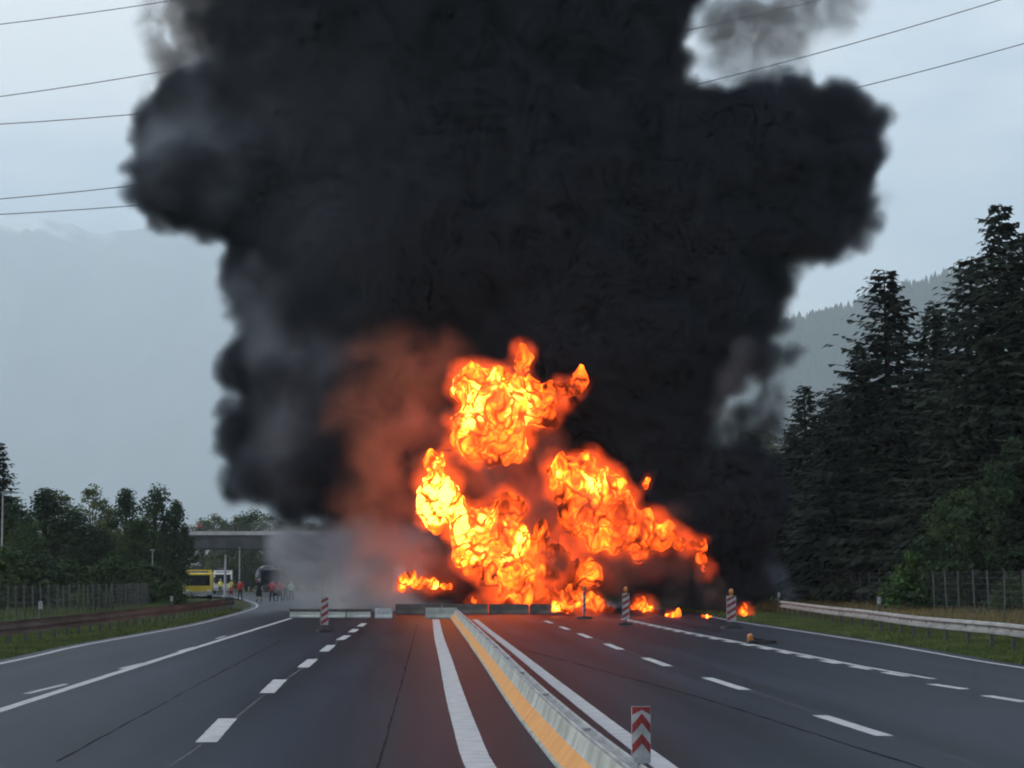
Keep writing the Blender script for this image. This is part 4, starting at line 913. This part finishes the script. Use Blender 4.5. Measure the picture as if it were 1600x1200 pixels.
# ---- vehicles
def wheel(root, x, y, r=.5, w=.32):
    t = MB(); n = 18
    prof = [(r * .55, -w / 2), (r * .94, -w / 2), (r, -w / 2 + .05), (r, w / 2 - .05), (r * .94, w / 2), (r * .55, w / 2)]
    vs = [(xx, rr * math.cos(6.283 * j / n), rr * math.sin(6.283 * j / n)) for (rr, xx) in prof for j in range(n)]
    fs = [(i * n + j, i * n + (j + 1) % n, (i + 1) * n + (j + 1) % n, (i + 1) * n + j) for i in range(5) for j in range(n)]
    t.add(vs, fs); o = t.build('wheel', M['rubber'], root, (x, y, r))
    h = MB(); h.tube([(-w / 2 + .04, 0, 0), (w / 2 - .04, 0, 0)], r * .56, 14); h.build('rim', M['galv'], o)
def truck(loc, rz, label, body, w=2.5, h=3.0, l=7.5, kind='engine'):
    root = empty('fire_engine' if kind == 'engine' else 'tank_truck', loc, rz)
    # front faces -Y (towards the camera)
    c = MB(); y0 = -l / 2
    pr = [(y0, .55), (y0 - .05, 1.2), (y0 + .12, h * .86), (y0 + .3, h * .9), (y0 + 2.1, h * .9), (y0 + 2.1, .55)]
    k = len(pr); vs = [(-w / 2, y, z) for y, z in pr] + [(w / 2, y, z) for y, z in pr]
    fs = [tuple(range(k)), tuple(range(2 * k - 1, k - 1, -1))] + [(i, k + i, k + (i + 1) % k, (i + 1) % k)[::-1] for i in range(k)]
    c.add(vs, fs); cab = c.build('cab', body, root)
    g = MB(); g.add([(-w * .42, y0 - .06, 1.35), (w * .42, y0 - .06, 1.35), (w * .40, y0 + .085, h * .82), (-w * .40, y0 + .085, h * .82)], [(0, 1, 2, 3)]); g.build('windscreen', M['glass'], cab)
    for s in (-1, 1):
        g = MB(); g.add([(s * (w / 2 + .006), y0 + .25, 1.45), (s * (w / 2 + .006), y0 + 1.5, 1.45), (s * (w / 2 + .006), y0 + 1.5, h * .8), (s * (w / 2 + .006), y0 + .35, h * .8)], [(0, 1, 2, 3)]); g.build('side_window', M['glass'], cab)
        hl = MB(); hl.box((s * w * .38, y0 - .06, .85), (.38, .06, .2)); hl.build('headlight', M['lamp'], root)
        mr = MB(); mr.box((s * (w / 2 + .18), y0 + .05, 1.9), (.16, .12, .5)); mr.box((s * (w / 2 + .06), y0 + .1, 2.1), (.24, .04, .04)); mr.build('mirror', M['darkpaint'], root)
        wheel(root, s * (w / 2 - .2), y0 + 1.1); wheel(root, s * (w / 2 - .2), l / 2 - 1.4)
    bp = MB(); bp.box((0, y0 - .12, .62), (w, .2, .35)); bp.build('bumper', M['darkpaint'] if kind != 'engine' else M['white'], root)
    ch = MB(); ch.box((0, .2, .62), (w * .6, l - .6, .25)); ch.build('chassis', M['darkpaint'], root)
    if kind == 'engine':
        bx_ = MB(); bx_.box((0, y0 + 2.2 + (l - 2.2) / 2, .8 + (h - .8) / 2), (w, l - 2.2, h - .8)); bod = bx_.build('superstructure', body, root)
        for s in (-1, 1):
            for q in range(3):
                rs = MB(); rs.box((s * (w / 2 + .01), y0 + 3.1 + q * 1.55, 1.75), (.03, 1.3, 1.5)); rs.build('roller_shutter', M['galv'], bod)
        lb = MB(); lb.box((0, y0 + .9, h * .9 + .07), (w * .7, .3, .14)); lb.build('light_bar', M['blue'], root)
        eq = MB(); eq.box((-.1, y0 + 2.9, h + .2), (1.1, .9, .4), taper=.8); eq.tube([(0, y0 + 2.9, h + .35), (.2, y0 + 2.2, h + .7)], .07, 6); eq.build('roof_monitor', M['darkpaint'], root)
    else:
        t = MB(); n = 16; vs = []; ys = [y0 + 2.3, y0 + 2.45, l / 2 - .2, l / 2]
        for q, y in enumerate(ys):
            s = .82 if q in (0, 3) else 1
            for j in range(n):
                an = 6.283 * j / n; vs.append((w * .5 * s * math.cos(an), y, .9 + (h - .9) / 2 + (h - .9) / 2 * s * math.sin(an)))
        fs = [(i * n + j, i * n + (j + 1) % n, (i + 1) * n + (j + 1) % n, (i + 1) * n + j) for i in range(3) for j in range(n)] + [tuple(range(n - 1, -1, -1)), tuple(3 * n + j for j in range(n))]
        t.add(vs, fs); t.build('tank', M['darkpaint'], root, smooth=False)
    tag(root, label, 'truck'); return root
truck((at(305, 900, 222).x, 224, 0), R(7), 'yellow fire engine with dark windscreen beside the slip road', M['yellow'], w=2.8, h=2.9)
truck((at(415, 900, 262).x, 266, 0), R(8), 'dark tank truck half veiled by pale smoke', M['darkpaint'], w=2.6, h=3.6, kind='tank')
truck((at(345, 900, 300).x, 303, 0), R(5), 'cream coloured fire engine parked far under the bridge', M['cream'], w=2.5, h=3.1)
def pole(px, Y, top, label, r=.07, m='white', arm=False):
    x = at(px, 900, Y).x; z = at(px, top, Y).z
    root = empty('lamp_post', (x, Y, 0)); a = MB(); a.tube([(0, 0, 0), (0, 0, z)], [r, r * .6], 8); a.build('pole', M[m], root)
    b_ = MB(); b_.box((.35 if arm else 0, -.1, z + .02), (.9 if arm else .3, .25, .12)); b_.build('lamp_head', M['galv'], root)
    c_ = MB(); c_.lathe((0, 0, 0), [(r * 2.2, 0), (r * 2.2, .25), (r * 1.2, .3)], 8); c_.build('base', M['galv'], root)
    tag(root, label, 'lamp post', 'posts by the bridge')
pole(352, 245, 868, 'thick white post between the yellow truck and the people', .16)
pole(374, 285, 856, 'thin tall post under the bridge', .09)
pole(238, 165, 860, 'pale post standing before the left tree belt', .06)
pole(2, 150, 770, 'tall lamp post cut by the left edge', .08, arm=True)
# ---- people
def skin_person(loc, rz, jacket, trousers, label, h=1.76, pose='stand', helmet='white', seed=0):
    r = random.Random(seed); s = h / 1.76; root = empty('person', loc, rz)
    st = r.uniform(.10, .17); arm = r.uniform(.10, .22); bend = r.uniform(-.02, .1)
    J = {'pel': (0, 0, .95, .155), 'wai': (0, 0, 1.10, .14), 'che': (0, -.01, 1.34, .165), 'nec': (0, -.01, 1.50, .062), 'hd0': (0, -.03, 1.58, .075), 'hd1': (0, -.03, 1.66, .098), 'hd2': (0, -.02, 1.735, .07)}
    for sd_, sg in (('l', -1), ('r', 1)):
        J['sh' + sd_] = (sg * .19, 0, 1.42, .078); J['el' + sd_] = (sg * (.25 + arm * .3), .02, 1.14, .055); J['wr' + sd_] = (sg * (.24 + arm * .3), -.08 - bend, .92, .037); J['pa' + sd_] = (sg * (.235 + arm * .3), -.11 - bend, .84, .038)
        J['hi' + sd_] = (sg * .095, 0, .90, .105); J['kn' + sd_] = (sg * (.10 + st * .3), -.03 * sg, .50, .07); J['an' + sd_] = (sg * (.10 + st * .6), .02 * sg, .09, .05); J['to' + sd_] = (sg * (.12 + st * .6), -.16 + .02 * sg, .045, .042)
    E = [('pel', 'wai'), ('wai', 'che'), ('che', 'nec'), ('nec', 'hd0'), ('hd0', 'hd1'), ('hd1', 'hd2')]
    for d in 'lr': E += [('che', 'sh' + d), ('sh' + d, 'el' + d), ('el' + d, 'wr' + d), ('wr' + d, 'pa' + d), ('pel', 'hi' + d), ('hi' + d, 'kn' + d), ('kn' + d, 'an' + d), ('an' + d, 'to' + d)]
    names = list(J); V = [Vector(J[n][:3]) * s for n in names]
    for d, sg in (('l', -1), ('r', 1)):      # fingers and thumb, each a short chain out of the palm
        pa = Vector(J['pa' + d][:3]) * s
        for q in range(4):
            names.append('f%s%d' % (d, q)); J[names[-1]] = (0, 0, 0, .010); V.append(pa + Vector((sg * .004, (-.03 + q * .02), -.085 + .012 * abs(q - 1))) * s); E.append(('pa' + d, names[-1]))
        names.append('t' + d); J[names[-1]] = (0, 0, 0, .012); V.append(pa + Vector((-sg * .02, -.055, -.03)) * s); E.append(('pa' + d, names[-1]))
    me = bpy.data.meshes.new('body'); me.from_pydata([tuple(v) for v in V], [(names.index(a), names.index(b)) for a, b in E], [])
    o = bpy.data.objects.new('tmp', me); C.objects.link(o)
    o.modifiers.new('k', 'SKIN'); sv = me.skin_vertices[0].data
    for i, n in enumerate(names): sv[i].radius = (J[n][3] * s,) * 2
    sv[0].use_root = True
    o.modifiers.new('u', 'SUBSURF').levels = 1
    res = bpy.data.meshes.new_from_object(o.evaluated_get(bpy.context.evaluated_depsgraph_get())); bpy.data.objects.remove(o)
    res.name = 'body'; res.materials.clear()
    for mm in (jacket, trousers, M['skin'], M['rubber'], M['hivis']): res.materials.append(mm)
    for p in res.polygons:
        z = p.center.z / s; x = abs(p.center.x) / s
        k = 0
        if z < .12: k = 3
        elif z < .93 and x < .235 - max(0, .85 - z) * .02: k = 1
        elif z > 1.52: k = 2
        elif z < .93: k = 2
        if jacket.name.startswith('turnout') and (1.13 < z < 1.19 or .24 < z < .31): k = 4
        p.material_index = k; p.use_smooth = True
    bo = link('body', res, list(res.materials), root)
    hm = MB(); hm.lathe((0, -.03 * s, 1.66 * s), [(.135 * s, .0), (.128 * s, .05 * s), (.10 * s, .10 * s), (.04 * s, .135 * s)], 12); hm.build('helmet' if helmet != 'hair' else 'hair', M[helmet], root, smooth=True)
    f = MB()
    for sx in (-1, 1): f.box((sx * .032 * s, -.124 * s, 1.665 * s), (.022 * s, .012 * s, .012 * s))
    f.build('eyes', M['rubber'], root)['kind'] = 'stuff'
    n_ = MB(); n_.box((0, -.132 * s, 1.635 * s), (.022 * s, .03 * s, .04 * s)); n_.build('nose', M['skin'], root)
    tag(root, label, 'person', 'people watching on the slip road'); return root
M['skin'] = surf('skin', (0.36, 0.21, 0.15), (0.42, 0.26, 0.19), 8, .6)
M['hivis'] = surf('reflective_yellow', (0.45, 0.48, 0.08), (0.55, 0.58, 0.12), 8, .6)
M['hair'] = surf('hair', (0.02, 0.014, 0.01), (0.04, 0.03, 0.02), 20, .7)
M['turnout'] = surf('turnout_cloth', (0.018, 0.02, 0.026), (0.03, 0.033, 0.04), 8, .9)
M['redcloth'] = surf('red_cloth', (0.34, 0.025, 0.03), (0.44, 0.05, 0.05), 8, .9)
M['black'] = surf('black_cloth', (0.014, 0.014, 0.017), (0.028, 0.028, 0.032), 8, .9)
M['yellowcloth'] = surf('yellow_cloth', (0.50, 0.45, 0.07), (0.60, 0.55, 0.12), 8, .9)
M['greencloth'] = surf('pale_green_cloth', (0.30, 0.45, 0.38), (0.38, 0.52, 0.44), 8, .9)
for k, (px, feet, jm, tm, hel, hh, rz, lab) in enumerate((
        (344, 929, 'yellowcloth', 'black', 'white', 1.92, 160, 'person in yellow jacket nearest the yellow fire engine'),
        (361, 931, 'yellowcloth', 'redcloth', 'hair', 1.88, 200, 'person in yellow jacket and dark red trousers'),
        (375, 938, 'redcloth', 'black', 'hair', 1.95, 150, 'person in red jacket standing alone'),
        (405, 940, 'turnout', 'turnout', 'white', 2.0, 0, 'firefighter in dark turnout gear with yellow stripes'),
        (425, 940, 'redcloth', 'black', 'hair', 1.92, 170, 'person in red top, first of the close pair'),
        (437, 939.5, 'redcloth', 'black', 'hair', 1.92, 205, 'person in red top, second of the close pair, next to the smoke'),
        (446, 938, 'black', 'black', 'hair', 1.45, 190, 'short dark-dressed person beside the red pair'),
        (455, 938, 'greencloth', 'black', 'white', 1.78, 190, 'person in pale green faintly seen in the smoke'))):
    p = gnd(px, feet); p.z = 0; skin_person(p, R(rz), M[jm], M[tm], lab, hh, seed=k, helmet=hel)
for k, (px, jm, lab) in enumerate(((316, 'redcloth', 'person in red looking over the bridge railing'), (372, 'turnout', 'dark figure on the bridge near the smoke'))):
    p = at(px, 836, BY); skin_person(Vector((p.x, BY - 4.4, zt)), 0, M[jm], M['black'], lab, 1.78, seed=40 + k, helmet='hair')
# ================================================================== HAZE
hz = MB(); hz.box((0, 10000, 1650), (36000, 26000, 3340))
m = bpy.data.materials.new('valley_haze'); m.use_nodes = True; HN = m.node_tree.nodes; HL = m.node_tree.links; HN.clear()
ho = HN.new('ShaderNodeOutputMaterial'); hv_ = HN.new('ShaderNodeVolumePrincipled'); HL.new(hv_.outputs[0], ho.inputs['Volume'])
hv_.inputs['Color'].default_value = (0.80, 0.92, 1.0, 1); hv_.inputs['Density'].default_value = 0.000105; hv_.inputs['Density Attribute'].default_value = ''
for m_ in bpy.data.materials: m_.cycles.volume_sampling = 'DISTANCE'
tag(hz.build('haze', m), 'pale blue haze filling the valley', 'haze', kind='stuff')
